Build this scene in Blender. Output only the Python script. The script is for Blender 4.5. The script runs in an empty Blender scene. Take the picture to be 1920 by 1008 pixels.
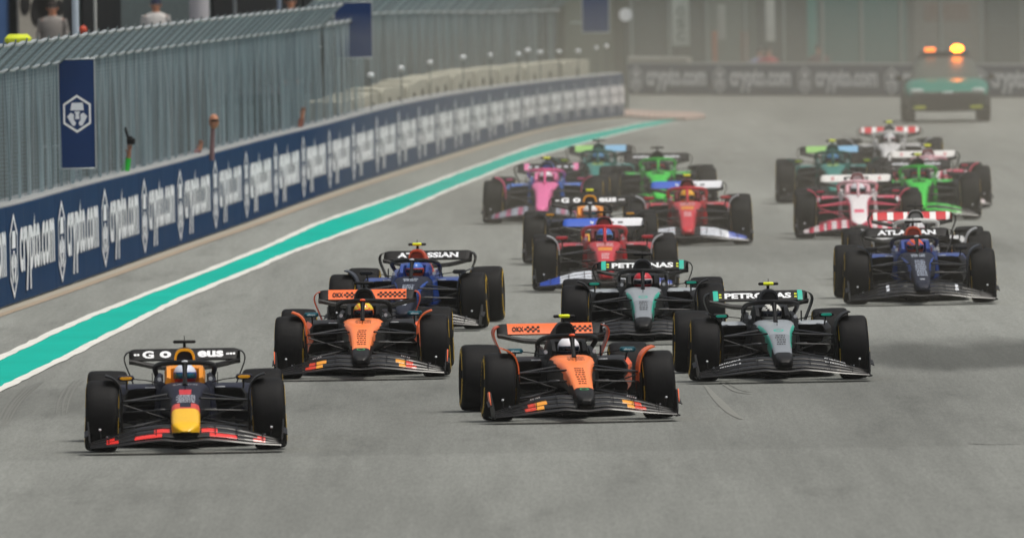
import bpy, math, random
from mathutils import Vector, Matrix
random.seed(7)
R = math.radians
sc = bpy.context.scene
# ------------------------------------------------------------------ camera
CAM_H = 5.7; FPX = 32000.0; ROLL = 0.016; PITCH = math.atan(719.0 / FPX)
cam = bpy.data.cameras.new("camera"); camo = bpy.data.objects.new("camera", cam)
sc.collection.objects.link(camo)
cam.sensor_width = 36.0; cam.lens = 600.0
cam.clip_start = 1.0; cam.clip_end = 6000.0
camo.matrix_world = (Matrix.Translation((0, 0, CAM_H)) @ Matrix.Rotation(R(90) - PITCH, 4, 'X')
                     @ Matrix.Rotation(-ROLL, 4, 'Z'))
cam.dof.use_dof = True; cam.dof.focus_distance = 195.0; cam.dof.aperture_fstop = 5.3
sc.camera = camo
CM = camo.matrix_world.copy()

def ray(px, py):
    d = CM.to_3x3() @ Vector(((px - 960) / FPX, -(py - 504) / FPX, -1.0))
    return d / d.y
def G(px, py, z=0.0):            # point of the level plane z under a photo pixel
    d = ray(px, py); t = (z - CAM_H) / d.z
    return Vector((0, 0, CAM_H)) + d * t
def AT(px, py, Y):               # point at distance Y under a photo pixel
    return Vector((0, 0, CAM_H)) + ray(px, py) * Y
def PX(p):
    q = CM.inverted() @ Vector(p)
    return (960 + FPX * q.x / -q.z, 504 - FPX * q.y / -q.z)

# ------------------------------------------------------------------ light
SUN_EL, SUN_ROT = 70.0, 112.0
w = bpy.data.worlds.new("World"); sc.world = w; w.use_nodes = True
nt = w.node_tree; bg = nt.nodes['Background']
sky = nt.nodes.new('ShaderNodeTexSky'); sky.sky_type = 'NISHITA'; sky.sun_disc = False
sky.sun_elevation = R(SUN_EL); sky.sun_rotation = R(SUN_ROT)
sky.air_density = 1.0; sky.dust_density = 7.0; sky.ozone_density = 0.6
hs = nt.nodes.new('ShaderNodeHueSaturation'); hs.inputs['Saturation'].default_value = .35
nt.links.new(sky.outputs[0], hs.inputs['Color']); nt.links.new(hs.outputs[0], bg.inputs[0]); bg.inputs[1].default_value = 0.115
sun = bpy.data.lights.new("sun", 'SUN'); suno = bpy.data.objects.new("sun", sun)
sc.collection.objects.link(suno)
sun.energy = 1.65; sun.angle = R(9); sun.color = (1.0, 0.95, 0.86)
# direction towards the sun: azimuth measured like the sky texture (0 = +Y, clockwise seen from above)
a, e = R(SUN_ROT), R(SUN_EL)
tosun = Vector((math.sin(a) * math.cos(e), math.cos(a) * math.cos(e), math.sin(e)))
suno.rotation_euler = tosun.to_track_quat('Z', 'Y').to_euler()
sc.view_settings.view_transform = 'Standard'; sc.view_settings.look = 'None'
sc.view_settings.exposure = 0.0; sc.view_settings.gamma = 1.0
sc.cycles.volume_bounces = 1
sc.cycles.max_bounces = 6

# ------------------------------------------------------------------ materials
def lin(h):
    h = h.lstrip('#'); c = [int(h[i:i+2], 16) / 255 for i in (0, 2, 4)]
    return tuple(x / 12.92 if x <= .04045 else ((x + .055) / 1.055) ** 2.4 for x in c) + (1,)
_M = {}
def mat(name, col, rough=.5, metal=0.0, coat=0.0, vary=0.12, scale=6.0, bump=0.0, emit=0, ecol=None, spec=.35):
    if name in _M: return _M[name]
    m = bpy.data.materials.new(name); m.use_nodes = True; _M[name] = m
    n = m.node_tree; b = n.nodes['Principled BSDF']; c = lin(col) if isinstance(col, str) else tuple(col) + (1,)
    tc = n.nodes.new('ShaderNodeTexCoord'); no = n.nodes.new('ShaderNodeTexNoise')
    no.inputs['Scale'].default_value = scale; no.inputs['Detail'].default_value = 5
    n.links.new(tc.outputs['Object'], no.inputs['Vector'])
    mx = n.nodes.new('ShaderNodeMix'); mx.data_type = 'RGBA'
    mx.inputs[6].default_value = tuple(x * (1 - vary) for x in c[:3]) + (1,)
    mx.inputs[7].default_value = tuple(min(1, x * (1 + vary)) for x in c[:3]) + (1,)
    n.links.new(no.outputs['Fac'], mx.inputs[0]); n.links.new(mx.outputs[2], b.inputs['Base Color'])
    b.inputs['Roughness'].default_value = rough; b.inputs['Metallic'].default_value = metal
    b.inputs['Specular IOR Level'].default_value = spec; b.inputs['Coat Weight'].default_value = coat; b.inputs['Coat Roughness'].default_value = .12
    if bump:
        bp = n.nodes.new('ShaderNodeBump'); bp.inputs['Strength'].default_value = bump; bp.inputs['Distance'].default_value = .01
        n2 = n.nodes.new('ShaderNodeTexNoise'); n2.inputs['Scale'].default_value = scale * 8; n2.inputs['Detail'].default_value = 4
        n.links.new(tc.outputs['Object'], n2.inputs['Vector']); n.links.new(n2.outputs['Fac'], bp.inputs['Height'])
        n.links.new(bp.outputs[0], b.inputs['Normal'])
    if emit:
        b.inputs['Emission Color'].default_value = lin(ecol or col); b.inputs['Emission Strength'].default_value = emit
    return m
def paint(h, rough=.4):
    c = lin(h); dk = max(c[:3]) < .12
    return mat('paint_' + h, h, .55 if dk else rough, 0, .03 if dk else .3, .05, 3, spec=.2 if dk else .3)
CARBON = mat('carbon_fibre', '#0b0b0c', .50, 0, .03, .3, 30, spec=.22)
GLOSS = mat('carbon_gloss', '#0a0a0b', .38, 0, .10, .3, 30, spec=.3)
BLACK = mat('black_satin', '#070708', .55, spec=.2)
DARK = mat('dark_recess', '#020202', .9, spec=.05)
TYRE = mat('tyre_rubber', '#0d0d0e', .66, vary=.35, scale=5, bump=.2, spec=.17)
TYRE_SIDE = mat('tyre_sidewall', '#09090a', .7, spec=.2)
YELLOW = mat('tyre_marking_yellow', '#e2b71c', .6)
RIM = mat('wheel_cover_grey', '#17181a', .45, .3, spec=.2)
FLUO = mat('fluorescent_yellow', '#e6ef10', .5)
METAL = mat('bare_metal', '#8a8d90', .35, .8)

# ------------------------------------------------------------------ mesh builder
class MB:
    def __init__(s): s.v = []; s.f = []; s.m = []; s.keys = []
    def k(s, mt):
        if mt not in s.keys: s.keys.append(mt)
        return s.keys.index(mt)
    def face(s, idx, mt): s.f.append(idx); s.m.append(s.k(mt))
    def verts(s, pts):
        b = len(s.v); s.v += [tuple(p) for p in pts]; return b
    def poly(s, pts, mt):
        b = s.verts(pts); s.face(tuple(range(b, b + len(pts))), mt)
    def loft(s, rings, mt, caps=True, closed=True):
        n = len(rings[0]); bs = [s.verts(r) for r in rings]
        for i in range(len(rings) - 1):
            for j in range(n if closed else n - 1):
                j2 = (j + 1) % n
                q = (bs[i] + j, bs[i] + j2, bs[i+1] + j2, bs[i+1] + j)
                mm = mt
                if callable(mt) and not isinstance(mt, bpy.types.Material):
                    c = [sum(s.v[t][a] for t in q) / 4 for a in range(3)]; mm = mt(*c)
                s.face(q, mm)
        if caps and closed:
            for r in (0, -1):
                mm = mt
                if callable(mt) and not isinstance(mt, bpy.types.Material):
                    c = [sum(p[a] for p in rings[r]) / n for a in range(3)]; mm = mt(*c)
                idx = tuple(range(bs[r], bs[r] + n)); s.face(idx if r else idx[::-1], mm)
    def box(s, c, d, mt, bev=0.0, rot=None):
        hx, hy, hz = d[0] / 2, d[1] / 2, d[2] / 2
        b = min(bev, hx * .9, hy * .9, hz * .9)
        if b <= 0:
            P = [(-hx,-hy,-hz),(hx,-hy,-hz),(hx,hy,-hz),(-hx,hy,-hz),(-hx,-hy,hz),(hx,-hy,hz),(hx,hy,hz),(-hx,hy,hz)]
            F = [(0,3,2,1),(4,5,6,7),(0,1,5,4),(1,2,6,5),(2,3,7,6),(3,0,4,7)]
        else:
            def oct_(x, y, z, c_): return [(-x+c_,-y,z),(x-c_,-y,z),(x,-y+c_,z),(x,y-c_,z),(x-c_,y,z),(-x+c_,y,z),(-x,y-c_,z),(-x,-y+c_,z)]
            rings = [oct_(hx-b, hy-b, -hz, b*.4), oct_(hx, hy, -hz+b, b), oct_(hx, hy, hz-b, b), oct_(hx-b, hy-b, hz, b*.4)]
            P = [p for r in rings for p in r]; F = []
            for i in range(3):
                for j in range(8):
                    j2 = (j + 1) % 8; F.append((i*8+j, i*8+j2, i*8+8+j2, i*8+8+j))
            F += [tuple(range(7, -1, -1)), tuple(range(24, 32))]
        C = Vector(c); M = rot.to_3x3() if rot else Matrix.Identity(3)
        base = s.verts([C + M @ Vector(p) for p in P])
        for f in F: s.face(tuple(base + i for i in f), mt)
    def tube(s, path, r, mt, n=8, flat=1.0, up=(0, 0, 1), closed=False):
        path = [Vector(p) for p in path]; rings = []; rr = r if isinstance(r, (list, tuple)) else [r] * len(path)
        for i, p in enumerate(path):
            if closed: t = path[(i+1) % len(path)] - path[i-1]
            else: t = path[min(i+1, len(path)-1)] - path[max(i-1, 0)]
            t.normalize(); u = Vector(up); sd = t.cross(u)
            if sd.length < 1e-3: sd = t.cross(Vector((1, 0, 0)))
            sd.normalize(); u = sd.cross(t)
            rings.append([p + sd * math.cos(2*math.pi*j/n) * rr[i] + u * math.sin(2*math.pi*j/n) * rr[i] * flat for j in range(n)])
        if closed: rings.append(rings[0])
        s.loft(rings, mt, caps=not closed)
    def plate(s, pts, t, mt, axis=1):        # outline extruded both ways along an axis
        o = [Vector(p) for p in pts]; d = Vector((0, 0, 0)); d[axis] = t / 2
        s.loft([[p - d for p in o], [p + d for p in o]], mt)
    def lathe(s, prof, mt, n=40, c=(0, 0, 0)):   # profile (x, r) turned about the x axis
        rings = []
        for x, r in prof:
            rings.append([(c[0] + x, c[1] + r * math.cos(2*math.pi*j/n), c[2] + r * math.sin(2*math.pi*j/n)) for j in range(n)])
        s.loft(rings, mt, caps=prof[0][1] > 1e-4)
    def ball(s, c, r, mt, n=16, m=10):
        rings = []
        for i in range(m + 1):
            th = math.pi * (i + .02) / (m + .04)
            rings.append([(c[0] + r[0]*math.sin(th)*math.cos(2*math.pi*j/n), c[1] + r[1]*math.sin(th)*math.sin(2*math.pi*j/n), c[2] + r[2]*math.cos(th)) for j in range(n)])
        s.loft(rings, mt)
    def build(s, name, parent=None, smooth=True, angle=35):
        me = bpy.data.meshes.new(name); me.from_pydata(s.v, [], s.f)
        for k in s.keys: me.materials.append(k)
        me.polygons.foreach_set('material_index', s.m)
        me.validate()
        if smooth:
            me.polygons.foreach_set('use_smooth', [True] * len(me.polygons)); me.set_sharp_from_angle(angle=R(angle))
        me.update()
        o = bpy.data.objects.new(name, me); sc.collection.objects.link(o)
        if parent: o.parent = parent
        return o
def fixn(o):
    import bmesh
    bm = bmesh.new(); bm.from_mesh(o.data); bmesh.ops.recalc_face_normals(bm, faces=bm.faces); bm.to_mesh(o.data); bm.free()
    return o
def tag(o, label=None, cat=None, group=None, kind=None):
    if label: o['label'] = label
    if cat: o['category'] = cat
    if group: o['group'] = group
    if kind: o['kind'] = kind
    return o
def empty(name, loc=(0, 0, 0), rz=0.0):
    o = bpy.data.objects.new(name, None); sc.collection.objects.link(o)
    o.location = loc; o.rotation_euler = (0, 0, rz); o.empty_display_size = .3; return o
def copy_tree(o, parent=None):
    c = o.copy(); sc.collection.objects.link(c); c.parent = parent
    for ch in list(o.children): copy_tree(ch, c)
    return c
def text_polys(st, size=1.0, bold=0.02, sx=1.0):
    """outline text as flat polygons: list of verts (u,v) and faces, centred"""
    cu = bpy.data.curves.new('t', 'FONT'); cu.body = st; cu.size = size; cu.offset = bold * size
    cu.align_x = 'CENTER'; cu.align_y = 'CENTER'; cu.resolution_u = 3
    o = bpy.data.objects.new('t', cu); sc.collection.objects.link(o)
    dg = bpy.context.evaluated_depsgraph_get(); dg.update()
    me = bpy.data.meshes.new_from_object(o.evaluated_get(dg))
    V = [(v.co.x * sx, v.co.y) for v in me.vertices]; F = [tuple(p.vertices) for p in me.polygons]
    bpy.data.objects.remove(o); bpy.data.curves.remove(cu); bpy.data.meshes.remove(me)
    us = [p[0] for p in V]; vs = [p[1] for p in V]
    cu_, cv = (min(us) + max(us)) / 2, (min(vs) + max(vs)) / 2
    return [(p[0] - cu_, p[1] - cv) for p in V], F
def fit_text(st, wid, hei, bold=.02):
    V, F = text_polys(st, 1.0, bold)
    us = max(p[0] for p in V) * 2; vs = max(p[1] for p in V) * 2
    return [(p[0] * wid / us, p[1] * hei / vs) for p in V], F
def add_text(mb, VF, fn, mt):
    V, F = VF; b = mb.verts([fn(u, v) for u, v in V])
    for f in F: mb.face(tuple(b + i for i in f), mt)

def interp(xs, ys, x):
    if x <= xs[0]: return ys[0] + (ys[1]-ys[0]) * (x-xs[0]) / (xs[1]-xs[0])
    for i in range(len(xs) - 1):
        if x <= xs[i+1] or i == len(xs) - 2:
            return ys[i] + (ys[i+1]-ys[i]) * (x-xs[i]) / (xs[i+1]-xs[i])
def smoothpath(pts, per=4):
    out = []; P = [Vector(p) for p in pts]
    for i in range(len(P) - 1):
        p0, p1, p2, p3 = P[max(i-1, 0)], P[i], P[i+1], P[min(i+2, len(P)-1)]
        for j in range(per):
            t = j / per
            out.append(.5 * ((2*p1) + (p2-p0)*t + (2*p0-5*p1+4*p2-p3)*t*t + (3*p1-p0-3*p2+p3)*t**3))
    out.append(P[-1]); return out

# ------------------------------------------------------------------ ground, track, lines
def ground_mat():
    m = bpy.data.materials.new('asphalt'); m.use_nodes = True; n = m.node_tree; b = n.nodes['Principled BSDF']
    L = n.links.new; N = n.nodes.new
    geo = N('ShaderNodeNewGeometry')
    def noise(scale, sx, sy, det=5, rough=.6):
        mp = N('ShaderNodeMapping'); mp.inputs['Scale'].default_value = (sx, sy, 1); L(geo.outputs['Position'], mp.inputs[0])
        t = N('ShaderNodeTexNoise'); t.inputs['Scale'].default_value = scale; t.inputs['Detail'].default_value = det
        t.inputs['Roughness'].default_value = rough; L(mp.outputs[0], t.inputs[0]); return t.outputs['Fac']
    def ramp(src, p0, c0, p1, c1):
        r = N('ShaderNodeValToRGB'); r.color_ramp.elements[0].position = p0; r.color_ramp.elements[0].color = (c0, c0, c0, 1)
        r.color_ramp.elements[1].position = p1; r.color_ramp.elements[1].color = (c1, c1, c1, 1); L(src, r.inputs[0]); return r.outputs[0]
    def mul(a_, b_):
        x = N('ShaderNodeMix'); x.data_type = 'RGBA'; x.blend_type = 'MULTIPLY'; x.inputs[0].default_value = 1
        for i, q in ((6, a_), (7, b_)):
            if hasattr(q, 'is_output') or not isinstance(q, tuple): L(q, x.inputs[i])
            else: x.inputs[i].default_value = q
        return x.outputs[2]
    base = N('ShaderNodeRGB'); base.outputs[0].default_value = (.214, .222, .205, 1)
    c = mul(base.outputs[0], ramp(noise(1, .30, .010, 6, .65), .32, .88, .68, 1.09))   # long rubbered-in bands
    c = mul(c, ramp(noise(1, 1.7, .030, 6, .7), .36, .93, .64, 1.05))                 # tyre-wide streaks
    c = mul(c, ramp(noise(1, 5.0, .12, 5, .7), .42, .95, .62, 1.03))
    c = mul(c, ramp(noise(1, 24, 1.1, 3, .8), .25, .84, .75, 1.16))                  # aggregate
    c = mul(c, ramp(noise(1, 60, 3, 2, .8), .25, .86, .75, 1.14))
    c = mul(c, ramp(noise(1, .75, .07, 6, .68), .55, 1.0, .72, .74))                 # dark smears
    c = mul(c, ramp(noise(1, .20, .014, 4, .5), .40, .86, .62, 1.07))
    # paving joint: the near lane of asphalt is a little paler
    sp = N('ShaderNodeSeparateXYZ'); L(geo.outputs['Position'], sp.inputs[0])
    def math_(op, a_, b_=None):
        x = N('ShaderNodeMath'); x.operation = op
        for i_, q in ((0, a_), (1, b_)):
            if q is None: continue
            if isinstance(q, (int, float)): x.inputs[i_].default_value = q
            else: L(q, x.inputs[i_])
        return x.outputs[0]
    def rng(src, a0, a1, b0, b1):
        x = N('ShaderNodeMapRange'); x.interpolation_type = 'SMOOTHSTEP'
        for i_, q in zip((1, 2, 3, 4), (a0, a1, b0, b1)): x.inputs[i_].default_value = q
        L(src, x.inputs[0]); return x.outputs[0]
    yy = math_('ADD', sp.outputs['Y'], math_('MULTIPLY', math_('SUBTRACT', noise(1, .45, .05, 4, .6), .5), 14.0))
    xx = math_('ADD', sp.outputs['X'], math_('MULTIPLY', math_('SUBTRACT', noise(1, .5, .08, 4, .6), .5), 3.0))
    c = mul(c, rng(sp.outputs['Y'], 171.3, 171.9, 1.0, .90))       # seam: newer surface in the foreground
    c = mul(c, rng(yy, 196.0, 222.0, 1.0, 1.22))                   # paler asphalt farther back
    # rubber laid across the right of the track and a fainter line through the middle
    band = math_('MULTIPLY', math_('MULTIPLY', rng(yy, 196.0, 202.0, 0.0, 1.0), rng(yy, 206.0, 214.0, 1.0, 0.0)), rng(xx, 2.6, 5.4, 0.0, 1.0))
    c = mul(c, rng(band, 0.0, 1.0, 1.0, .50))
    band2 = math_('MULTIPLY', math_('MULTIPLY', rng(yy, 182.0, 188.0, 0.0, 1.0), rng(yy, 192.0, 199.0, 1.0, 0.0)), rng(xx, -3.5, -1.5, 1.0, .55))
    c = mul(c, rng(band2, 0.0, 1.0, 1.0, .82))
    band3 = math_('MULTIPLY', math_('MULTIPLY', rng(yy, 252.0, 258.0, 0.0, 1.0), rng(yy, 264.0, 274.0, 1.0, 0.0)), rng(xx, -1.0, 2.0, 0.0, 1.0))
    c = mul(c, rng(band3, 0.0, 1.0, 1.0, .86))
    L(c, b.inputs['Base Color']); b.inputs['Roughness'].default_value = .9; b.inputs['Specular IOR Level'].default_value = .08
    bp = N('ShaderNodeBump'); bp.inputs['Strength'].default_value = .25; bp.inputs['Distance'].default_value = .01
    L(noise(110, 1, 1, 3), bp.inputs['Height']); L(bp.outputs[0], b.inputs['Normal'])
    return m
ASPH = ground_mat()
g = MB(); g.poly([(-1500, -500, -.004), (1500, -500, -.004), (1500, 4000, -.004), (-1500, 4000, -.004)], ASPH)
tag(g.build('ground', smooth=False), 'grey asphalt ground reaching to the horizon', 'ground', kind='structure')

WALLB = [(-60, 601), (0, 580), (35, 569), (167, 522.6), (347, 458), (440, 427), (571, 378), (708, 332), (840, 291.6), (908, 270), (1042, 233.7), (1171, 219)]
WALLT = [(-60, 399), (0, 392), (31, 384), (167, 345), (271, 321), (382, 292), (480, 266), (541, 250), (624.5, 231), (702, 208), (780, 190), (888, 170), (1031, 152), (1171, 137)]
bx, by = zip(*WALLB); tx, ty = zip(*WALLT)
wall_line = []            # ground point, height along the wall
for i in range(0, 124):
    x = -60 + i * 10
    if x > 1171: x = 1171
    p = G(x, interp(bx, by, x))
    pt = AT(x, interp(tx, ty, x), p.y)
    wall_line.append((p, pt.z, x))
# re-sample smooth: fit gentle polynomial by averaging
def smooth_line(L_, k=6):
    out = []
    for i in range(len(L_)):
        a0, a1 = max(0, i-k), min(len(L_)-1, i+k); kk = min(i-a0, a1-i); seg = L_[i-kk:i+kk+1]
        p = sum((q[0] for q in seg), Vector((0, 0, 0))) / len(seg); h = sum(q[1] for q in seg) / len(seg)
        out.append((p, h, L_[i][2]))
    return out
wall_line = smooth_line(wall_line)
ARC = [0.0]
for i in range(1, len(wall_line)): ARC.append(ARC[-1] + (wall_line[i][0] - wall_line[i-1][0]).length)
def wall_at(s, off=0.0):      # arc length -> ground point (off: + towards the track), height, tangent
    i = 0
    while i < len(ARC) - 2 and ARC[i+1] < s: i += 1
    t = (s - ARC[i]) / (ARC[i+1] - ARC[i]); p = wall_line[i][0].lerp(wall_line[i+1][0], t); h = wall_line[i][1] * (1-t) + wall_line[i+1][1] * t
    j0, j1 = max(0, i-2), min(len(ARC)-1, i+3)
    tg = (wall_line[j1][0] - wall_line[j0][0]).normalized(); nr = Vector((tg.y, -tg.x, 0))
    return p + nr * off, h, tg, nr
def arc_of_px(x):
    i = 0
    while i < len(wall_line) - 2 and wall_line[i+1][2] < x: i += 1
    t = (x - wall_line[i][2]) / max(1e-6, wall_line[i+1][2] - wall_line[i][2]); return ARC[i] + t * (ARC[i+1] - ARC[i])
WL = ARC[-1]

def strip(name, A, B, z, mt, label=None):
    if name == 'white_line':       # slightly ragged edge: heat shimmer put into the outline
        A = [p + Vector((random.uniform(-.018, .018), 0, 0)) for p in A]; B = [p + Vector((random.uniform(-.018, .018), 0, 0)) for p in B]
    mb = MB(); a_, b_ = mb.verts([(p.x, p.y, z) for p in A]), mb.verts([(p.x, p.y, z) for p in B])
    for i in range(len(A) - 1): mb.face((a_+i, b_+i, b_+i+1, a_+i+1), mt)
    o = mb.build(name, smooth=False); tag(o, label, None, None, 'structure'); return o
def gline(pts):
    return smoothpath([G(*p) for p in pts], 14)
def offset_line(P, d):
    out = []
    for i, p in enumerate(P):
        t = (P[min(i+1, len(P)-1)] - P[max(i-1, 0)]); t.z = 0; t.normalize(); out.append(p + Vector((t.y, -t.x, 0)) * d)
    return out
UW = gline([(-60, 694), (0, 669), (133, 607), (249, 560), (480, 470), (589, 421), (708, 379), (780, 353), (876, 317), (990, 277), (1042, 263), (1130, 245), (1217, 228), (1273, 224)])
LW = gline([(-60, 759), (0, 731), (133, 666), (249, 607), (347, 558), (480, 503), (541, 476), (648, 437), (755, 396), (840, 358), (905, 332), (967, 307), (1042, 284), (1153, 254), (1217, 239), (1273, 231)])
def line_paint():
    m = mat('worn_white_paint', '#cfcfc8', .8, vary=.22, scale=1.2, spec=.05); return m
WHITE_L = line_paint(); TEAL = mat('teal_track_paint', '#12a291', .8, vary=.2, scale=.35, spec=.05)
strip('teal_track_band', UW, LW, .002, TEAL, 'teal painted band along the edge of the track')
strip('white_line', offset_line(UW, -.05), offset_line(UW, .09), .006, WHITE_L, 'white line on the wall side of the teal band')
strip('white_line', offset_line(LW, -.09), offset_line(LW, .05), .006, WHITE_L, 'white line on the track side of the teal band')
CONC = mat('concrete_pale', '#a09a8c', .85, vary=.12, scale=2, bump=.3)
CONC2 = mat('concrete_tan', '#9a8b78', .85, vary=.15, scale=2, bump=.3)
SS = [WL * i / 120 for i in range(121)]
strip('concrete_gutter', [wall_at(s, .0)[0] for s in SS], [wall_at(s, .16)[0] for s in SS], .004, CONC, 'pale concrete gutter strip at the foot of the barrier')
strip('concrete_apron', [wall_at(s, .16)[0] for s in SS], [wall_at(s, .30)[0] for s in SS], .003, CONC2, 'tan concrete apron beside the gutter')
# pale red kerb at the apex
K0 = gline([(1165, 208), (1230, 212), (1290, 213), (1322, 217)]); K1 = gline([(1165, 219), (1230, 224), (1290, 225), (1322, 221)])
kb = MB()
for i in range(len(K0) - 1):
    mt_ = mat('kerb_red', '#a8877c', .6) if i % 2 else mat('kerb_white', '#b8a99c', .6)
    p, q, r_, s_ = K0[i], K1[i], K1[i+1], K0[i+1]
    kb.loft([[(v.x, v.y, 0) for v in (p, q, r_, s_)], [(v.x, v.y, .05) for v in (p, q, r_, s_)]], mt_)
tag(kb.build('kerb', smooth=False), 'worn red and white kerb at the apex of the corner', kind='structure')
# rubber marks
RUB = mat('rubber_mark', '#6a6b66', .8, vary=.25, scale=5)
RUBL = mat('rubber_mark_light', '#757670', .8, vary=.2, scale=3)
marks = [([(0, 802), (12, 775), (30, 748), (60, 720)], .016), ([(6, 802), (20, 770), (40, 744), (72, 716)], .014), ([(-2, 790), (6, 770), (22, 748), (50, 722)], .014),
         ([(14, 800), (26, 772), (48, 742), (82, 714)], .012), ([(106, 775), (110, 752), (122, 730), (140, 712)], .014), ([(116, 778), (120, 752), (132, 728), (150, 710)], .014),
         ([(124, 776), (130, 750), (142, 726), (158, 712)], .012), ([(1322, 722), (1345, 748), (1370, 772), (1390, 785)], .05), ([(1350, 716), (1380, 733), (1410, 738)], .02), ([(1360, 715), (1392, 731), (1420, 735)], .015),
         ([(1815, 830), (1860, 832), (1925, 831)], .04)]
for i, (pl, wd) in enumerate(marks):
    P = gline(pl); n_ = len(P)
    w_ = [wd * (.25 + .75 * math.sin(math.pi * min(1, max(0, (j + .5) / n_)))) for j in range(n_)]
    A = []; B = []
    for j, p in enumerate(P):
        t = P[min(j+1, n_-1)] - P[max(j-1, 0)]; t.z = 0; t.normalize(); nn = Vector((t.y, -t.x, 0)); A.append(p - nn*w_[j]); B.append(p + nn*w_[j])
    strip('skid_mark', A, B, .0015, RUB if i < 7 else RUBL, 'dark rubber skid mark on the asphalt')

# ------------------------------------------------------------------ barrier with banners
NAVY = mat('navy_vinyl', '#1d3b5e', .7, vary=.10, scale=1.5, spec=.03)
NAVY2 = mat('navy_board', '#053064', .5, vary=.08, scale=2)
WLET = mat('white_lettering', '#e6e9ec', .7, spec=.03)
EMBL = mat('white_emblem', '#eaedf0', .7, spec=.03)
def emblem(mb, fn, W_, H_, mt, mt2):
    """hexagon outline with a blocky figure of four pieces inside; unit: half sizes 1"""
    hexo = [(0, 1), (1, .52), (1, -.52), (0, -1), (-1, -.52), (-1, .52)]; k = .86
    for i in range(6):
        a_, b_ = hexo[i], hexo[(i+1) % 6]
        mb.poly([fn(u * W_, v * H_) for u, v in (a_, b_, (b_[0]*k, b_[1]*k), (a_[0]*k, a_[1]*k))], mt)
    pieces = [[(-.38, .58), (.42, .58), (.5, .18), (-.48, .18)],
              [(-.2, .12), (.22, .12), (.13, -.02), (.18, -.28), (-.14, -.28), (-.1, -.02)],
              [(-.46, .06), (-.72, -.14), (-.34, -.62), (-.16, -.62), (-.08, -.48), (-.24, -.3), (-.22, -.02)],
              [(.48, .06), (.74, -.14), (.38, -.62), (.18, -.62), (.1, -.48), (.26, -.3), (.24, -.02)]]
    for pc in pieces: mb.poly([fn(u * W_, v * H_) for u, v in pc], mt2)
LETT = fit_text('crypto.com', 1.0, 1.0, .03); LETTB = fit_text('crypto.com', 1.0, 1.0, .05)
emb_px = [-62, 25, 115, 196, 270, 337, 403, 461, 516, 568, 617, 662, 706, 747, 785, 819, 853, 885, 917, 948, 978, 1007, 1031, 1055, 1078, 1100, 1122, 1143, 1160]
ord_ = ['first', 'second', 'third', 'fourth', 'fifth', 'sixth', 'seventh', 'eighth', 'ninth', 'tenth', 'eleventh', 'twelfth', 'thirteenth', 'fourteenth', 'fifteenth', 'sixteenth', 'seventeenth', 'eighteenth', 'nineteenth', 'twentieth', 'twenty-first', 'twenty-second', 'twenty-third', 'twenty-fourth', 'twenty-fifth', 'twenty-sixth', 'twenty-seventh', 'twenty-eighth', 'twenty-ninth', 'thirtieth']
_a = [arc_of_px(x) if x > -60 else 0.0 for x in emb_px]
starts = [max(0.0, _a[i] - .12 * (_a[min(i+1, len(_a)-1)] - _a[i])) for i in range(len(_a))] + [WL]
CONCW = mat('barrier_concrete', '#8d9090', .8, vary=.15, scale=3, bump=.3)
def barrier(s0, s1, at, label, hscale=1.0, big=False):
    """one barrier block from s0 to s1 along at(s): concrete core, banner, emblem and lettering"""
    root_p = at(s0)[0]; root = empty('barrier_block', root_p)
    tag(root, label, 'barrier', 'banner barrier blocks beside the track')
    n_ = 6; S = [s0 + .02 + (s1 - s0 - .04) * i / n_ for i in range(n_ + 1)]
    def P(s, off, z):
        p, h, tg, nr = at(s); q = p + nr * off - root_p; return (q.x, q.y, z)
    H = [at(s)[1] for s in S]
    core = MB()
    core.loft([[P(s, -.03, 0), P(s, -.03, h), P(s, -.06, h+.02), P(s, -.42, h+.02), P(s, -.50, h-.2), P(s, -.60, 0)] for s, h in zip(S, H)], CONCW)
    fixn(core.build('concrete_core', root, smooth=False))
    bn = MB()
    bn.loft([[P(s, -.026, .03), P(s, -.001 + .01*math.sin(s*2.3), .03), P(s, .001 + .01*math.sin(s*1.7), h*.5), P(s, -.002, h-.02), P(s, -.026, h-.02)] for s, h in zip(S, H)], NAVY)
    # seams of the sheet
    for f in (.33, .66):
        ss_ = s0 + (s1 - s0) * f; h = at(ss_)[1]
        bn.poly([P(ss_-.012, .014, .04), P(ss_+.012, .014, .04), P(ss_+.012, .012, h-.03), P(ss_-.012, .012, h-.03)], mat('seam', '#101c30', .6))
    fixn(bn.build('banner', root, smooth=False))
    Lg = s1 - s0
    def fn_at(sc_, zc):
        def f(u, v):
            s = sc_ + u; h = at(min(max(s, s0), s1))[1]; return P(s, .016, h * (zc + v))
        return f
    em = MB(); fe = .085
    emblem(em, fn_at(s0 + Lg * .12, .49), Lg * .075, .43, EMBL, EMBL); em.build('emblem', root, smooth=False)
    lt = MB(); V, F = (LETTB if root_p.y > 290 else LETT); VF = ([(u * Lg * .72, v * .76) for u, v in V], F)
    add_text(lt, VF, fn_at(s0 + Lg * .60, .49), WLET); lt.build('lettering', root, smooth=False)
    return root
for i in range(len(emb_px)):
    s0 = starts[i] - (WL * 0) ; s1 = starts[i+1]
    if s1 - s0 < .5: continue
    nth = ord_[i] if i < len(ord_) else 'last'
    where = ('clipped by the left edge of the photo' if i == 0 else f'{nth} along the wall beside the teal band')
    barrier(s0, s1, wall_at, f'navy barrier block with white lettering, {where}')
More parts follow.
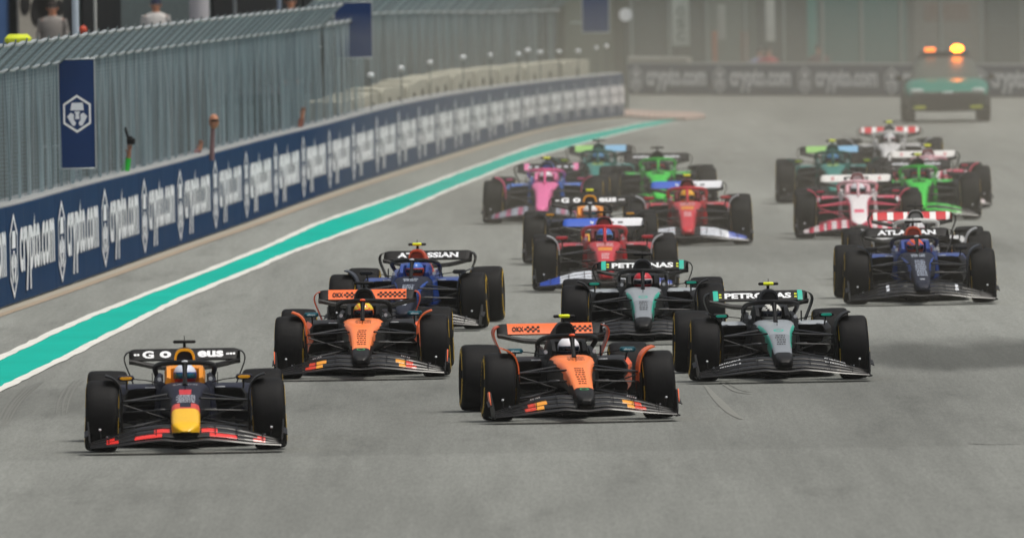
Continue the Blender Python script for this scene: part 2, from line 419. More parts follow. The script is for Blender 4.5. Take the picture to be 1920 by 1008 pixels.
# end face of the left barrier is the last block; far wall facing the camera
FA, FB = G(1182, 177.5), G(1935, 183)
FL = (FB - FA).length; FT = (FB - FA).normalized(); FN = Vector((FT.y, -FT.x, 0))
def far_at(s):
    p = FA + FT * s; return p, .84, FT, FN
per = FL * (162 / 753.)
k = 0; s = -.2
names_far = ['at the far left', 'second from the left', 'in the middle', 'beside the safety vehicle', 'behind the orange lamps', 'at the right edge']
while s < FL:
    e_ = s + per
    barrier(s, e_, far_at, f'far navy barrier block with blurred white lettering, {names_far[k]}'); s = e_; k += 1

# ------------------------------------------------------------------ catch fences
GALV = mat('galvanised_wire', '#93a4aa', .6, 0, vary=.35, scale=1.0, spec=.1)
GALV2 = mat('galvanised_tube', '#b9c0c2', .4, .5, vary=.2, scale=2)
POSTM = mat('fence_post_steel', '#59605f', .5, .4)
ARMM = mat('arm_steel', '#6f7a7b', .6, 0)
WBR = mat('glint_wire', '#c9d4d8', .35, .4, spec=.6)  # paler colour on scattered wires stands in for glints on the mesh
WDK = mat('dull_wire', '#4c5759', .7, spec=.05)
BTOP = [(0, 141), (111, 121), (229, 104), (347, 87), (480, 69), (623, 51), (714, 34), (760, 28), (900, 20), (1091, 21), (1170, 24)]
btx, bty = zip(*BTOP)
# fence height at arc s from the photograph's bend line
def px_of_arc(s):
    i = 0
    while i < len(ARC) - 2 and ARC[i+1] < s: i += 1
    t = (s - ARC[i]) / (ARC[i+1] - ARC[i]); return wall_line[i][2] * (1-t) + wall_line[i+1][2] * t
_FH = []
for i in range(61):
    s = WL * i / 60; x = px_of_arc(s); p = wall_at(s, -.30)[0]; _FH.append(AT(x, interp(btx, bty, max(x, -40)), p.y).z)
_FH = [sum(_FH[max(0, i-4):i+5]) / len(_FH[max(0, i-4):i+5]) for i in range(61)]
def fh(s):
    t = min(59.999, max(0, s / WL * 60)); i = int(t); return _FH[i] * (1 - t + i) + _FH[i+1] * (t - i)
def fence(s0, s1, label, vs, hs, pitch, over=(.42, .40), back=0.0):
    root_p = wall_at(s0, -.3)[0]; root = empty('catch_fence', root_p); tag(root, label, 'fence', 'debris fences behind the barrier')
    def P(s, off, z):
        p, h, tg, nr = wall_at(s, -.30 + off - back); q = p - root_p; return Vector((q.x, q.y, z))
    def bulge(s, z):
        ph = (s - s0) / pitch * 2 * math.pi; h = fh(s)
        return (.048 * math.cos(ph) + .02 * math.sin(ph*.37 + 1.3) + .012 * math.sin(ph * 2.1)) * math.sin(math.pi * min(1, max(0, (z - .9) / max(.1, h - .9))) ** .6) + .06
    me_ = MB(); r = .0022
    # vertical wires
    n_ = int((s1 - s0) / vs)
    for i in range(n_ + 1):
        s = s0 + i * vs + random.uniform(-.004, .004); p0, h, tg, nr = wall_at(s, -.3); H = fh(s)
        zs = [h - .25, 1.6, 2.1, 2.6, H - .12, H]
        zs = [h - .25] + [h - .25 + (H - h + .25) * f for f in (.2, .4, .6, .8, 1)]
        rings = []
        for z in zs:
            c = P(s, bulge(s, z), z); rings.append([c - tg*r - nr*r, c + tg*r - nr*r, c + tg*r + nr*r, c - tg*r + nr*r])
        c = P(s, over[0] + .06, H + over[1]); rings.append([c - tg*r - nr*r, c + tg*r - nr*r, c + tg*r + nr*r, c - tg*r + nr*r])
        me_.loft(rings, WBR if random.random() < .10 else (WDK if random.random() < .14 else GALV), caps=False)
    # horizontal wires
    ns = max(2, int((s1 - s0) / (pitch / 6)))
    for j in range(int(3.4 / hs) + int(.6 / hs)):
        rings = []
        for i in range(ns + 1):
            s = s0 + (s1 - s0) * i / ns; p0, h, tg, nr = wall_at(s, -.3); H = fh(s); z = h - .2 + j * hs * (H - h + .2) / (3.4 - 1.2)
            if z <= H: c = P(s, bulge(s, z), z)
            else:
                t = (z - H) / over[1]
                if t > 1.02: rings = []; break
                c = P(s, .06 + over[0] * t, z)
            rings.append([c - nr*r + Vector((0,0,-r)), c + nr*r + Vector((0,0,-r)), c + nr*r + Vector((0,0,r)), c - nr*r + Vector((0,0,r))])
        if rings: me_.loft(rings, GALV, caps=False)
    o = me_.build('wire_mesh', root, smooth=False)
    # posts with angled arms
    k_ = int((s1 - s0) / pitch)
    for i in range(k_ + 1):
        s = s0 + i * pitch; H = fh(s); h = wall_at(s)[1]; pm = MB()
        pm.tube([P(s, -.06, 0), P(s, -.06, H - .05), P(s, .10, H + .0), P(s, over[0] + .10, H + over[1]), P(s, over[0] + .12, H + over[1] + .07)], [.026, .026, .02, .014, .014], ARMM, n=6)
        pm.build('post', root)
    for nm, off, dz, rr, mt_ in (('cable', .09, .0, .020, GALV2), ('cable', over[0] + .07, over[1], .026, GALV2)):
        cb = MB(); cb.tube([P(s0 + (s1 - s0) * i / ns, off, fh(s0 + (s1 - s0) * i / ns) + dz + .012 * math.cos(i / 6 * 2 * math.pi)) for i in range(ns + 1)], rr, mt_, n=6); cb.build(nm, root)
    return root
sA, sB = arc_of_px(628), arc_of_px(702)
fence(0, sA, 'galvanised mesh catch fence with angled top along the near straight', .052, .06, 2.1)
fence(sA + .9, sB, 'short plain stretch of mesh fence below the square navy board', .08, .08, 2.1, over=(.02, .02))
fence(sB + .5, WL, 'blurred far mesh fence curving behind the stacked concrete blocks', .085, .10, 3.2, back=1.35)
# sheeting behind the fence is the paddock side: a low dark service wall
SHEET = mat('grey_scrim', '#4e5656', .8, vary=.3, scale=.7)
sh = MB(); A_ = [wall_at(WL * i / 40, -2.1)[0] for i in range(41)]
sh.loft([[(p.x, p.y, 0), (p.x, p.y, 3.0), (p.x - .1, p.y, 3.0), (p.x - .1, p.y, 0)] for p in A_], SHEET)
tag(fixn(sh.build('scrim_wall', smooth=False)), 'dull grey scrim hung behind the catch fence', 'scrim')

# boards on the fence
def hang_board(x0, x1, y0, y1, Y, lab, emb=False):
    p00, p11 = AT(x0, y0, Y), AT(x1, y1, Y); p10 = AT(x1, y0, Y)
    W_ = (p10 - p00).length; H_ = abs(p00.z - p11.z); cx = (p00 + p11) / 2
    root = empty('hanging_board', (cx.x, Y, cx.z - H_ / 2)); tag(root, lab, 'sign board', 'navy boards on the fence')
    b = MB(); b.box((0, 0, H_ / 2), (W_, .04, H_), NAVY2, .006); b.build('panel', root)
    fr = MB()
    for sx in (-1, 1): fr.box((sx * (W_/2 + .012), .0, H_/2), (.02, .05, H_ + .03), GALV2, .004)
    fr.box((0, 0, H_ + .012), (W_ + .04, .05, .018), GALV2, .004); fr.box((0, 0, -.012), (W_ + .04, .05, .018), GALV2, .004)
    fr.box((-W_/2 - .15, .04, H_*.8), (.3, .03, .03), GALV2, .004); fr.box((-W_/2 - .15, .04, H_*.2), (.3, .03, .03), GALV2, .004)
    fr.build('frame', root)
    if emb:
        e_ = MB(); emblem(e_, lambda u, v: (u, -.023, H_*.5 + v), W_ * .40, W_ * .55, mat('emblem_bright', '#fefefe', .5), mat('emblem_soft', '#eceef6', .5)); e_.build('emblem', root, smooth=False)
    return root
hang_board(112, 177, 113, 314, wall_at(arc_of_px(150))[0].y - .6, 'upright navy board with a white hexagon emblem on the near fence', True)
hang_board(628, 697, 6, 107, wall_at(arc_of_px(680))[0].y + .4, 'plain square navy board where the two fences meet')
hang_board(1092, 1141, -30, 60, wall_at(arc_of_px(1120))[0].y - 1, 'small blurred plain navy board on the far fence')

# concrete blocks stacked behind the far part of the wall
CB = mat('old_concrete_block', '#a3a293', .9, vary=.2, scale=1.5, bump=.4)
s = sB + .2; i = 0
while s < WL - 2.2:
    p, h, tg, nr = wall_at(s + 1.9, -.98 if i % 2 else -1.05); top = AT(PX(p)[0], interp((700, 760, 900, 1000, 1100, 1170), (166, 150, 128, 120, 110, 106), PX(p)[0]), p.y).z + random.uniform(-.03, .03)
    b = empty('concrete_block', p, math.atan2(tg.y, tg.x)); m_ = MB(); top = max(top, h + .15)
    m_.loft([[(-1.85, -.4, z0) if 0 else (sx, sy, z) for sx, sy in ((-2.15+c_, -.4), (2.15-c_, -.4), (2.15, -.4+c_), (2.15, .4-c_), (2.15-c_, .4), (-2.15+c_, .4), (-2.15, .4-c_), (-2.15, -.4+c_))] for z, c_ in ((0, .05), (top-.08, .05), (top, .12))], CB)
    m_.build('block_body', b, smooth=False)
    hl = MB()
    for q in (-1, 1): hl.lathe([(-.02, .001), (-.02, .055), (.02, .07)], DARK, 12, (q*0, 0, 0))
    hl2 = MB(); hl2.tube([(0, -.43, top - .28), (0, -.38, top - .28)], .09, DARK, 10); hl2.build('lifting_hole', b)
    tag(b, f'weathered grey concrete block behind the far banner wall, {ord_[min(i, 29)]} along', 'concrete block', 'concrete blocks stacked behind the far banner wall')
    s += 4.5; i += 1
# small white lamps on posts behind the blocks
LWHITE = mat('lamp_white', '#dfe3e6', .35)
for i, (x, y) in enumerate([(695, 141), (752, 128), (806, 117), (868, 108), (919, 104), (972, 102), (989, 95), (1012, 98), (1048, 97), (1084, 96), (1118, 90), (1137, 87)]):
    p = wall_at(arc_of_px(min(x + 8, 1165)), -1.5)[0]; q = AT(x, y, p.y)
    r_ = empty('fence_lamp', (q.x, q.y, 0)); m_ = MB(); m_.tube([(0, 0, 0), (0, 0, q.z - .05)], .010, WDK, 8); m_.build('post', r_)
    m_ = MB(); m_.ball((0, 0, q.z), (random.uniform(.05, .08), .07, random.uniform(.045, .06)), LWHITE, 14, 8); m_.build('lamp_head', r_)
    tag(r_, f'round white lamp on a thin dark post, {ord_[i]} in the row above the concrete blocks', 'lamp', 'white lamps behind the far wall')
q = AT(1173, 28, 432); r_ = empty('floodlight', (q.x, q.y, 0)); m_ = MB(); m_.tube([(0, 0, 0), (0, 0, q.z)], .05, POSTM, 8); m_.build('pole', r_)
m_ = MB(); m_.tube([(0, -.12, q.z), (0, .05, q.z)], [.17, .10], LWHITE, 14); m_.build('lamp_head', r_)
tag(r_, 'white round floodlight on a pole at the end of the far fence', 'floodlight')

# ------------------------------------------------------------------ people
SKIN = mat('skin', '#b07a5e', .6)
def skinned(name, V, E, rad, mt, parent=None, root=0, sub=1):
    me = bpy.data.meshes.new(name); me.from_pydata(V, E, []); me.materials.append(mt)
    o = bpy.data.objects.new(name, me); sc.collection.objects.link(o)
    if parent: o.parent = parent
    md = o.modifiers.new('Skin', 'SKIN')
    if not me.skin_vertices: me.attributes.new('skin', 'FLOAT', 'POINT') if False else None
    return o, md
def skin_body(name, joints, mt, sub=1):
    """joints: {name: (pos, radius, parent)} -> one continuous figure"""
    names = list(joints); V = [joints[n_][0] for n_ in names]; E = [(names.index(joints[n_][2]), i) for i, n_ in enumerate(names) if joints[n_][2]]
    import bmesh
    bm = bmesh.new(); lay = bm.verts.layers.skin.verify(); vs = []
    for i, n_ in enumerate(names):
        v = bm.verts.new(V[i]); v[lay].radius = (joints[n_][1], joints[n_][1] * (joints[n_][3] if len(joints[n_]) > 3 else 1)); v[lay].use_root = i == 0; vs.append(v)
    for a_, b_ in E: bm.edges.new((vs[a_], vs[b_]))
    me = bpy.data.meshes.new(name); bm.to_mesh(me); bm.free(); me.materials.append(mt)
    o = bpy.data.objects.new(name, me); sc.collection.objects.link(o)
    md = o.modifiers.new('Skin', 'SKIN'); md.use_smooth_shade = True
    o.modifiers.new('Sub', 'SUBSURF').levels = sub; o.modifiers['Sub'].render_levels = sub
    return o
def hand(J, side, wrist, d, curl=(0, 0, -1), spread=(1, 0, 0)):
    w_ = Vector(wrist); d = Vector(d).normalized(); c = Vector(curl).normalized(); sp = Vector(spread).normalized()
    for k_, (off, L_) in enumerate(((-.03, .075), (-.01, .085), (.01, .08), (.03, .062))):
        a_ = w_ + d * .08 + sp * off; b_ = a_ + d * L_ * .5 + c * .012; e_ = b_ + d * L_ * .3 + c * L_ * .4
        J[f'{side}f{k_}a'] = (a_, .010, side + 'palm'); J[f'{side}f{k_}b'] = (b_, .0085, f'{side}f{k_}a'); J[f'{side}f{k_}c'] = (e_, .007, f'{side}f{k_}b')
    t0 = w_ + d * .03 - sp * .045; t1 = t0 + d * .035 - sp * .02 + c * .01
    J[side + 't0'] = (t0, .012, side + 'wrist'); J[side + 't1'] = (t1, .009, side + 't0')
def driver_mesh(mt):
    J = {'pelvis': ((0, 1.72, .24), .15, None, .8), 'belly': ((0, 1.66, .36), .14, 'pelvis', .8), 'chest': ((0, 1.52, .50), .165, 'belly', .7), 'neck': ((0, 1.42, .585), .065, 'chest'), 'head': ((0, 1.36, .68), .085, 'neck')}
    for n_, sx in (('l', -1), ('r', 1)):
        J[n_+'sh'] = ((sx*.17, 1.48, .52), .065, 'chest'); J[n_+'el'] = ((sx*.20, 1.24, .42), .045, n_+'sh')
        J[n_+'wrist'] = ((sx*.13, 1.05, .50), .03, n_+'el'); J[n_+'palm'] = ((sx*.12, .99, .52), .03, n_+'wrist', .6)
        J[n_+'hip'] = ((sx*.10, 1.58, .24), .09, 'pelvis'); J[n_+'kn'] = ((sx*.10, 1.14, .42), .06, n_+'hip')
        J[n_+'an'] = ((sx*.08, .72, .36), .045, n_+'kn'); J[n_+'toe'] = ((sx*.08, .60, .44), .03, n_+'an')
        hand(J, n_, J[n_+'wrist'][0], (-.2*sx, -.8, .3), (-sx, 0, -.3), (0, .2, 1))
    return skin_body('person', J, mt, 1)

# ------------------------------------------------------------------ the racing car
def sup(y, w_, zb, zt, p=2.6, n=28, zc=None):
    """rounded cross-section ring at y"""
    zc = (zb + zt) / 2; h = (zt - zb) / 2; out = []
    for j in range(n):
        a_ = 2*math.pi*j/n; c, s = math.cos(a_), math.sin(a_)
        out.append((w_ * math.copysign(abs(c) ** (2/p), c), y, zc + h * math.copysign(abs(s) ** (2/p), s)))
    return out
def make_car(P):
    """front axle over the origin, nose towards -y"""
    g_ = lambda k_, d: P.get(k_, d)
    root = empty('racing_car')
    nw = g_('nose_w', .105)
    if nw > .13: NS = [(-1.20, .05, .215, .245), (-1.17, .10, .185, .275), (-1.08, .135, .165, .315), (-.9, .147, .17, .36), (-.6, .148, .20, .435), (-.3, .150, .25, .505), (0, .155, .29, .57), (.3, .175, .31, .622), (.55, .20, .31, .65), (.85, .24, .30, .668), (1.0, .26, .28, .665)]
    else: NS = [(-1.22, .04, .205, .235), (-1.19, .075, .18, .265), (-1.1, .098, .16, .30), (-.9, .108, .165, .345), (-.6, .118, .20, .42), (-.3, .130, .25, .50), (0, .150, .29, .57), (.25, .18, .31, .615), (.5, .225, .31, .648), (.85, .245, .30, .668), (1.0, .26, .28, .665)]
    ys = [q[0] for q in NS]
    def sec(y): return [interp(ys, [q[i] for q in NS], y) for i in (1, 2, 3)]
    def topz(x, y, pw=4.0):
        w_, zb, zt = sec(y); t = min(.999, abs(x) / w_); return (zb + zt)/2 + (zt - zb)/2 * (1 - t ** pw) ** (1/pw)
    nf = P['nose']
    rings = []; N_ = 44
    for i in range(N_ + 1):
        y = -1.22 + 2.22 * i / N_ if i > 2 else (-1.22, -1.205, -1.185)[i]
        w_, zb, zt = sec(y); rings.append(sup(y, w_, zb, zt, 4.0, 44))
    side = g_('side', CARBON)
    m = MB(); m.loft(rings, lambda x, y, z: side if (y > -.25 and z < sec(y)[2] - interp((-.25, .1, .5, 1.0), (.17, .10, .055, .05), y)) else nf(x / max(.02, sec(y)[0]), y, z))
    ch = fixn(m.build('nose_cone', root))
    # sponsor marks on the nose
    if P.get('marks'):
        d = MB()
        for (y0, y1, hw, dens, col) in P['marks']:
            mt_ = paint(col, .5); rows = dens
            for r_ in range(rows):
                ya = y0 + (y1 - y0) * (r_ + .2) / rows; yb = y0 + (y1 - y0) * (r_ + .66) / rows; x = -hw * random.uniform(.7, 1)
                while x < hw * .9:
                    wd = random.uniform(.012, .035)
                    x2 = min(x + wd, hw)
                    d.poly([(x, ya, topz(x, ya) + .0025), (x2, ya, topz(x2, ya) + .0025), (x2, yb, topz(x2, yb) + .0025), (x, yb, topz(x, yb) + .0025)], mt_); x = x2 + random.uniform(.004, .012)
        d.build('sponsor_marks', ch, smooth=False)
    if P.get('nose_text'):
        d = MB()
        for st, yc, wd, hy, col in P['nose_text']:
            add_text(d, fit_text(st, wd, hy, .03), lambda u, v: (u, yc - v*-1 if 0 else yc + v, topz(u, yc + v) + .003), paint(col, .5))
        d.build('nose_number', ch, smooth=False)
    if P.get('nose_ring'):
        yc, rx, ry, col, fill = P['nose_ring']; d = MB(); nn = 24; k_ = .7 if not fill else .0
        for j in range(nn):
            a0, a1 = 2*math.pi*j/nn, 2*math.pi*(j+1)/nn
            d.poly([(x, yc + y, topz(x, yc + y) + .003) for x, y in ((rx*math.cos(a0), ry*math.sin(a0)), (rx*math.cos(a1), ry*math.sin(a1)), (rx*k_*math.cos(a1), ry*k_*math.sin(a1)), (rx*k_*math.cos(a0), ry*k_*math.sin(a0)))][: 4 if k_ else 3], paint(col, .5))
        d.build('nose_badge', ch, smooth=False)
    # tub sides round the cockpit
    body = P['body']
    m = MB()
    for sx in (-1, 1):
        m.loft([[(sx*(xi), y, z) for xi, z in ((xo-.075, zt-.02), (xo-.04, zt), (xo, zt-.06), (xo+.02, .42), (xo, .2), (xo-.07, .2))] for y, xo, zt in ((.98, .25, .66), (1.15, .29, .675), (1.4, .315, .70), (1.7, .32, .73), (2.0, .30, .74))], body)
    m.box((0, 1.45, .12), (.5, 1.0, .1), CARBON, .01); fixn(m.build('cockpit_surround', root))
    bc = g_('badge', paint('#c9ccd0'))
    for sx in (-1, 1):
        m = MB(); m.tube([(sx*.262, 1.10, .695), (sx*.262, 1.13, .695)], .021, bc, 12); m.build('cockpit_badge', root)
        m = MB(); m.box((sx*.335, 1.20, .70), (.008, .16, .12), CARBON, .002); m.build('cockpit_fin', root)
        m = MB(); m.box((sx*.36, 1.235, .605), (.10, .012, .016), bc, .003); m.build('sidepod_badge', root)
    # headrest
    hr = g_('headrest', CARBON); m = MB()
    m.loft([[(x, y, z) for y, z in ((1.52, .56), (1.50, .80 - .4*x*x), (1.62, .83 - .4*x*x), (1.75, .80), (1.75, .56))] for x in (-.17, -.12, 0, .12, .17)], hr)
    for sx in (-1, 1):
        m.loft([[(sx*.15, y, .58), (sx*.145, y, zt), (sx*.185, y, zt+.01), (sx*.21, y, zt-.05), (sx*.21, y, .58)] for y, zt in ((1.18, .70), (1.3, .775), (1.5, .81), (1.62, .80))], hr)
    fixn(m.build('headrest', root))
    # engine cover with air intake
    m = MB(); EC = [(1.80, .110, .70, .990, 2.8), (1.95, .125, .62, .998, 2.6), (2.2, .15, .5, .965, 2.3), (2.6, .18, .4, .86, 2.1), (3.1, .18, .3, .74, 2), (3.6, .14, .25, .6, 2), (4.05, .07, .25, .42, 2)]
    m.loft([sup(*q[:4], p=q[4]) for q in EC], g_('cover', body)); ec = fixn(m.build('engine_cover', root))
    ring = g_('airbox', CARBON); m = MB()
    o0 = sup(1.80, .110, .70, .990, 2.8); o1 = sup(1.76, .107, .71, .988, 2.8); i1 = sup(1.76, .086, .728, .962, 2.8); i2 = sup(1.90, .07, .75, .94, 2.6)
    m.loft([o0, o1, i1], ring, caps=False); m.loft([i1, i2], DARK, caps=False); m.poly(i2, DARK); fixn(m.build('air_intake', root))
    # side boxes behind: bodywork under the intake
    m = MB()
    for sx in (-1, 1):
        m.loft([[(sx*x, y, z) for x, z in ((a_, zb), (b_, zb+.02), (b_+.02, zb+.08), (b_, zt-.03), (b_-.06, zt), (a_, zt))] for y, a_, b_, zb, zt in ((1.22, .26, .60, .40, .60), (1.5, .25, .68, .32, .625), (1.9, .22, .70, .25, .63), (2.5, .18, .66, .14, .58), (3.1, .12, .50, .10, .46), (3.7, .06, .22, .10, .36))],
               lambda x, y, z, f_=P.get('pod', None): (f_(x, y, z) if f_ else body))
    fixn(m.build('sidepods', root)) if False else None
    for sx in (-1, 1):
        m = MB(); pf0 = P.get('pod', lambda x, y, z: body); pf = lambda x, y, z: CARBON if (y < 1.255 and z < .60) else pf0(x, y, z)
        m.loft([[(sx*x, y, z) for x, z in ((a_, zb), (b_-.03, zb), (b_+.01, zb+.05), (b_+.015, zt-.07), (b_-.03, zt-.01), (b_-.10, zt), (a_, zt))] for y, a_, b_, zb, zt in ((1.22, .26, .60, .42, .60), (1.26, .26, .62, .40, .61), (1.5, .25, .68, .32, .625), (1.9, .22, .70, .25, .63), (2.5, .18, .66, .14, .58), (3.1, .12, .50, .10, .46), (3.7, .06, .22, .10, .36))], pf)
        m.loft([[(sx*x, 1.216, z) for x, z in ((.28, .435), (.58, .435), (.595, .47), (.59, .57), (.56, .583), (.28, .583))], [(sx*x, 1.21, z) for x, z in ((.29, .445), (.57, .445), (.585, .48), (.58, .56), (.55, .573), (.29, .573))]], DARK)
        o = fixn(m.build('sidepod', root))
        if P.get('pod_text'):
            st, col = P['pod_text']; d = MB(); VF = fit_text(st, .30, .085, .04)
            add_text(d, VF, lambda u, v, sx=sx: (sx * interp((1.26, 1.5, 1.9), (.640, .700, .718), 1.50 + sx*u) , 1.50 + sx*u, .47 + v), paint(col)); d.build('sidepod_lettering', o, smooth=False)
    # floor
    m = MB(); fo = [(.16, .75), (.30, .95), (.62, 1.15), (.74, 1.5), (.78, 2.2), (.78, 3.0), (.60, 3.2), (.58, 3.75)]
    oc = [(x, y) for x, y in fo] + [(-x, y) for x, y in fo[::-1]]
    m.loft([[(x, y, .045) for x, y in oc], [(x, y, .07) for x, y in oc]], CARBON)
    m.box((0, 1.6, .035), (.28, 2.4, .03), mat('wood_plank', '#0d0c0b', .8, spec=.1))
    for sx in (-1, 1):
        for q, (x0, x1) in enumerate(((.30, .36), (.42, .50), (.54, .64), (.64, .76))):
            m.loft([[(sx*x0, 1.0, .07), (sx*(x0+.006), 1.0, .07), (sx*(x0+.006), 1.0, .30 - q*.03), (sx*x0, 1.0, .30 - q*.03)], [(sx*x1, 1.5, .07), (sx*(x1+.006), 1.5, .07), (sx*(x1+.006), 1.5, .34 - q*.05), (sx*x1, 1.5, .34 - q*.05)]], CARBON)
        m.loft([[(sx*.2, y, .30), (sx*.72, y, .26 - q*.1), (sx*.74, y, .25 - q*.1), (sx*.2, y, .28)] for y, q in ((1.02, 0), (1.6, .2))], CARBON)
        m.loft([[(sx*.1, y, z), (sx*.56, y, z), (sx*.56, y, z+.01), (sx*.1, y, z+.01)] for y, z in ((3.3, .08), (3.8, .16), (4.2, .30))], CARBON)
    fixn(m.build('floor', root, smooth=False))
    # halo
    hc = g_('halo', CARBON); m = MB()
    hp = [(.285, 1.95, .70), (.30, 1.80, .745), (.305, 1.55, .79), (.29, 1.25, .83), (.235, 1.02, .855), (.14, .87, .868), (0, .80, .872)]
    hp2 = smoothpath(hp + [(-x, y, z) for x, y, z in hp[-2::-1]], 3); ht = g_('halo_tip', hc)
    rs = [.026 + .008 * (1 - abs(i / (len(hp2)-1) - .5) * 2) for i in range(len(hp2))]
    m.tube(hp2, rs, lambda x, y, z: ht if abs(x) < .055 else hc, n=10, flat=.85)
    m.tube([(0, .83, .865), (0, .74, .80), (0, .62, .70), (0, .50, .63)], [.034, .024, .021, .03], hc, n=10, flat=1.3)
    m.tube([(.285, 1.95, .70), (.30, 2.0, .62)], .03, hc, 8); m.tube([(-.285, 1.95, .70), (-.30, 2.0, .62)], .03, hc, 8)
    hl = fixn(m.build('halo', root))
    if P.get('halo_mark'):
        d = MB(); d.ball((0, .772, .882), (.034, .018, .014), P['halo_mark'], 12, 6); d.build('halo_badge', hl)
    # mirrors
    for sx in (-1, 1):
        m = MB(); c = (sx*.605, .92, .715); m.loft([[(c[0]+dx, c[1]+yy, c[2]+dz*s_) for dx, dz in ((-.085, -.012), (-.07, -.028), (.07, -.028), (.085, -.012), (.085, .012), (.07, .028), (-.07, .028), (-.085, .012))] for yy, s_ in ((-.045, .55), (-.03, .95), (.05, 1))], g_('mirror_body', CARBON))
        m.tube([(sx*.52, .95, .705), (sx*.40, 1.02, .69), (sx*.28, 1.1, .66)], .010, CARBON, 6, .6); m.tube([(sx*.60, .93, .69), (sx*.60, 1.2, .60)], .010, CARBON, 6, 1.5)
        mo = fixn(m.build('mirror', root)); m = MB()
        mf = g_('mirror', CARBON); m.loft([[(c[0]+dx, c[1]-.047, c[2]+dz) for dx, dz in ((-.062, -.006), (-.04, -.014), (.04, -.014), (.062, -.006), (.062, .008), (.04, .016), (-.04, .016), (-.062, .008))], [(c[0]+dx*.95, c[1]-.053, c[2]+dz*.9) for dx, dz in ((-.062, -.006), (-.04, -.014), (.04, -.014), (.062, -.006), (.062, .008), (.04, .016), (-.04, .016), (-.062, .008))]], mf); fixn(m.build('mirror_panel', mo))
        if P.get('mirror_text'):
            d = MB(); add_text(d, fit_text(P['mirror_text'], .09, .024, .03), lambda u, v: (c[0]+u, c[1]-.055, c[2]+v), paint('#e8f4f6')); d.build('mirror_lettering', mo, smooth=False)
    # onboard camera and aerial
    m = MB(); m.box((0, 1.98, .998), (.03, .10, .09), BLACK, .008); m.tube([(0, 1.9, .68+.35), (0, 1.9, 1.115)], .004, BLACK, 6)
    m.box((0, 1.90, 1.055), (.235, .07, .032), BLACK, .012); co = m.build('onboard_camera', root)
    m = MB(); m.box((0, 1.895, 1.056), (.125 if P.get('tcam') else .001, .074, .038 if P.get('tcam') else .001), FLUO, .012)
    if P.get('tcam'): m.build('camera_cover', co)
    else: m = None
    m = MB(); m.tube([(0, .25, .60), (0, .25, .74)], .004, BLACK, 6); m.tube([(0, .62, .66), (0, .62, .72)], .004, BLACK, 6); m.build('aerial', root)
    # front wing
    fw = empty('front_wing'); fw.parent = root
    XS = [-.965 + 1.93 * i / 48 for i in range(49)]
    zmain = lambda x: interp((0, .1, .22, .4, .65, .9, .97), (.125, .13, .142, .125, .095, .075, .07), abs(x))
    ztop = lambda x: interp((0, .12, .25, .45, .65, .85, .97), (.29, .295, .30, .275, .22, .15, .11), abs(x))
    acc0 = g_('fw', lambda i, x: CARBON); acc = lambda i, x: GLOSS if acc0(i, x) is CARBON else acc0(i, x)
    for i in range(4):
        m = MB(); rings = []
        for x in XS:
            if i and abs(x) < (.075 if nw < .13 else .11): continue
            ax = abs(x); t0, t1 = i / 4, (i + .72) / 4
            y0 = -1.28 + .16 * i + .13 * ax * ax; y1 = y0 + (.20 if i == 0 else .135)
            zm, zt_ = zmain(x), ztop(x); za = zm + (zt_ - zm) * t0 ** 1.1; zb = zm + (zt_ - zm) * t1 ** 1.0
            if i == 0: zb = zm + .018
            rings.append([(x, y0, za), (x, (y0+y1)/2, (za+zb)/2 - .012), (x, y1, zb - .003), (x, y1, zb), (x, (y0+y1)/2, (za+zb)/2 + .012), (x, y0 + .01, za + .012)])
        if i:
            half = [r for r in rings if r[0][0] < 0]; half2 = [r for r in rings if r[0][0] > 0]
            m.loft(half, lambda x, y, z: acc(i, x)); m.loft(half2, lambda x, y, z: acc(i, x))
        else: m.loft(rings, lambda x, y, z: acc(i, x))
        fixn(m.build('main_plane' if i == 0 else 'flap', fw))
    ep = g_('endplate', CARBON)
    for sx in (-1, 1):
        m = MB(); pr = [(-1.16, .055), (-.60, .055), (-.56, .12), (-.58, .26), (-.66, .325), (-.78, .33), (-.98, .22), (-1.14, .13)]
        m.loft([[(sx*(.955 + .03 * min(1, z/.3)), y, z) for y, z in pr], [(sx*(.965 + .035 * min(1, z/.3)), y, z) for y, z in pr]], lambda x, y, z: CARBON)
        m.loft([[(sx*.96, y, .05), (sx*.96, y, .062), (sx*1.0, y, .07), (sx*1.0, y, .058)] for y in (-1.12, -.6)], CARBON)
        m.loft([[(sx*.985, y, z), (sx*.985, y, z+.008), (sx*1.03, y, z-.01), (sx*1.03, y, z-.02)] for y, z in ((-1.0, .19), (-.7, .24))], CARBON)
        m.ball((sx*.80, -.93, .175), (.012, .03, .012), g_('stay', METAL), 8, 6)
        eo = fixn(m.build('endplate', fw))
        if ep is not CARBON:
            m = MB(); m.loft([[(sx*(.998), -.98, .20), (sx*(1.003), -.98, .20), (sx*1.012, -.80, .335), (sx*1.0, -.8, .335)], [(sx*.996, -.62, .16), (sx*1.002, -.62, .16), (sx*1.012, -.62, .32), (sx*1.0, -.62, .32)]], ep); fixn(m.build('endplate_panel', fw))
        m = MB()
        for xx in (.30, .52, .78):
            m.tube([(sx*xx, -1.12 + .13*xx*xx, zmain(xx)+.03), (sx*xx, -.98 + .13*xx*xx, (zmain(xx)+ztop(xx))/2 + .035), (sx*xx, -.75 + .13*xx*xx, ztop(xx)+.008)], .005, g_('stay', RIM), 5)
        m.build('wing_stay', fw)
        m = MB(); m.tube([(sx*.86, -.92, .15), (sx*.87, -.90, .245)], .005, GLOSS, 6); m.ball((sx*.87, -.90, .25), (.014, .02, .012), C('#d8dadc'), 10, 6); m.build('sensor_pod', fw)
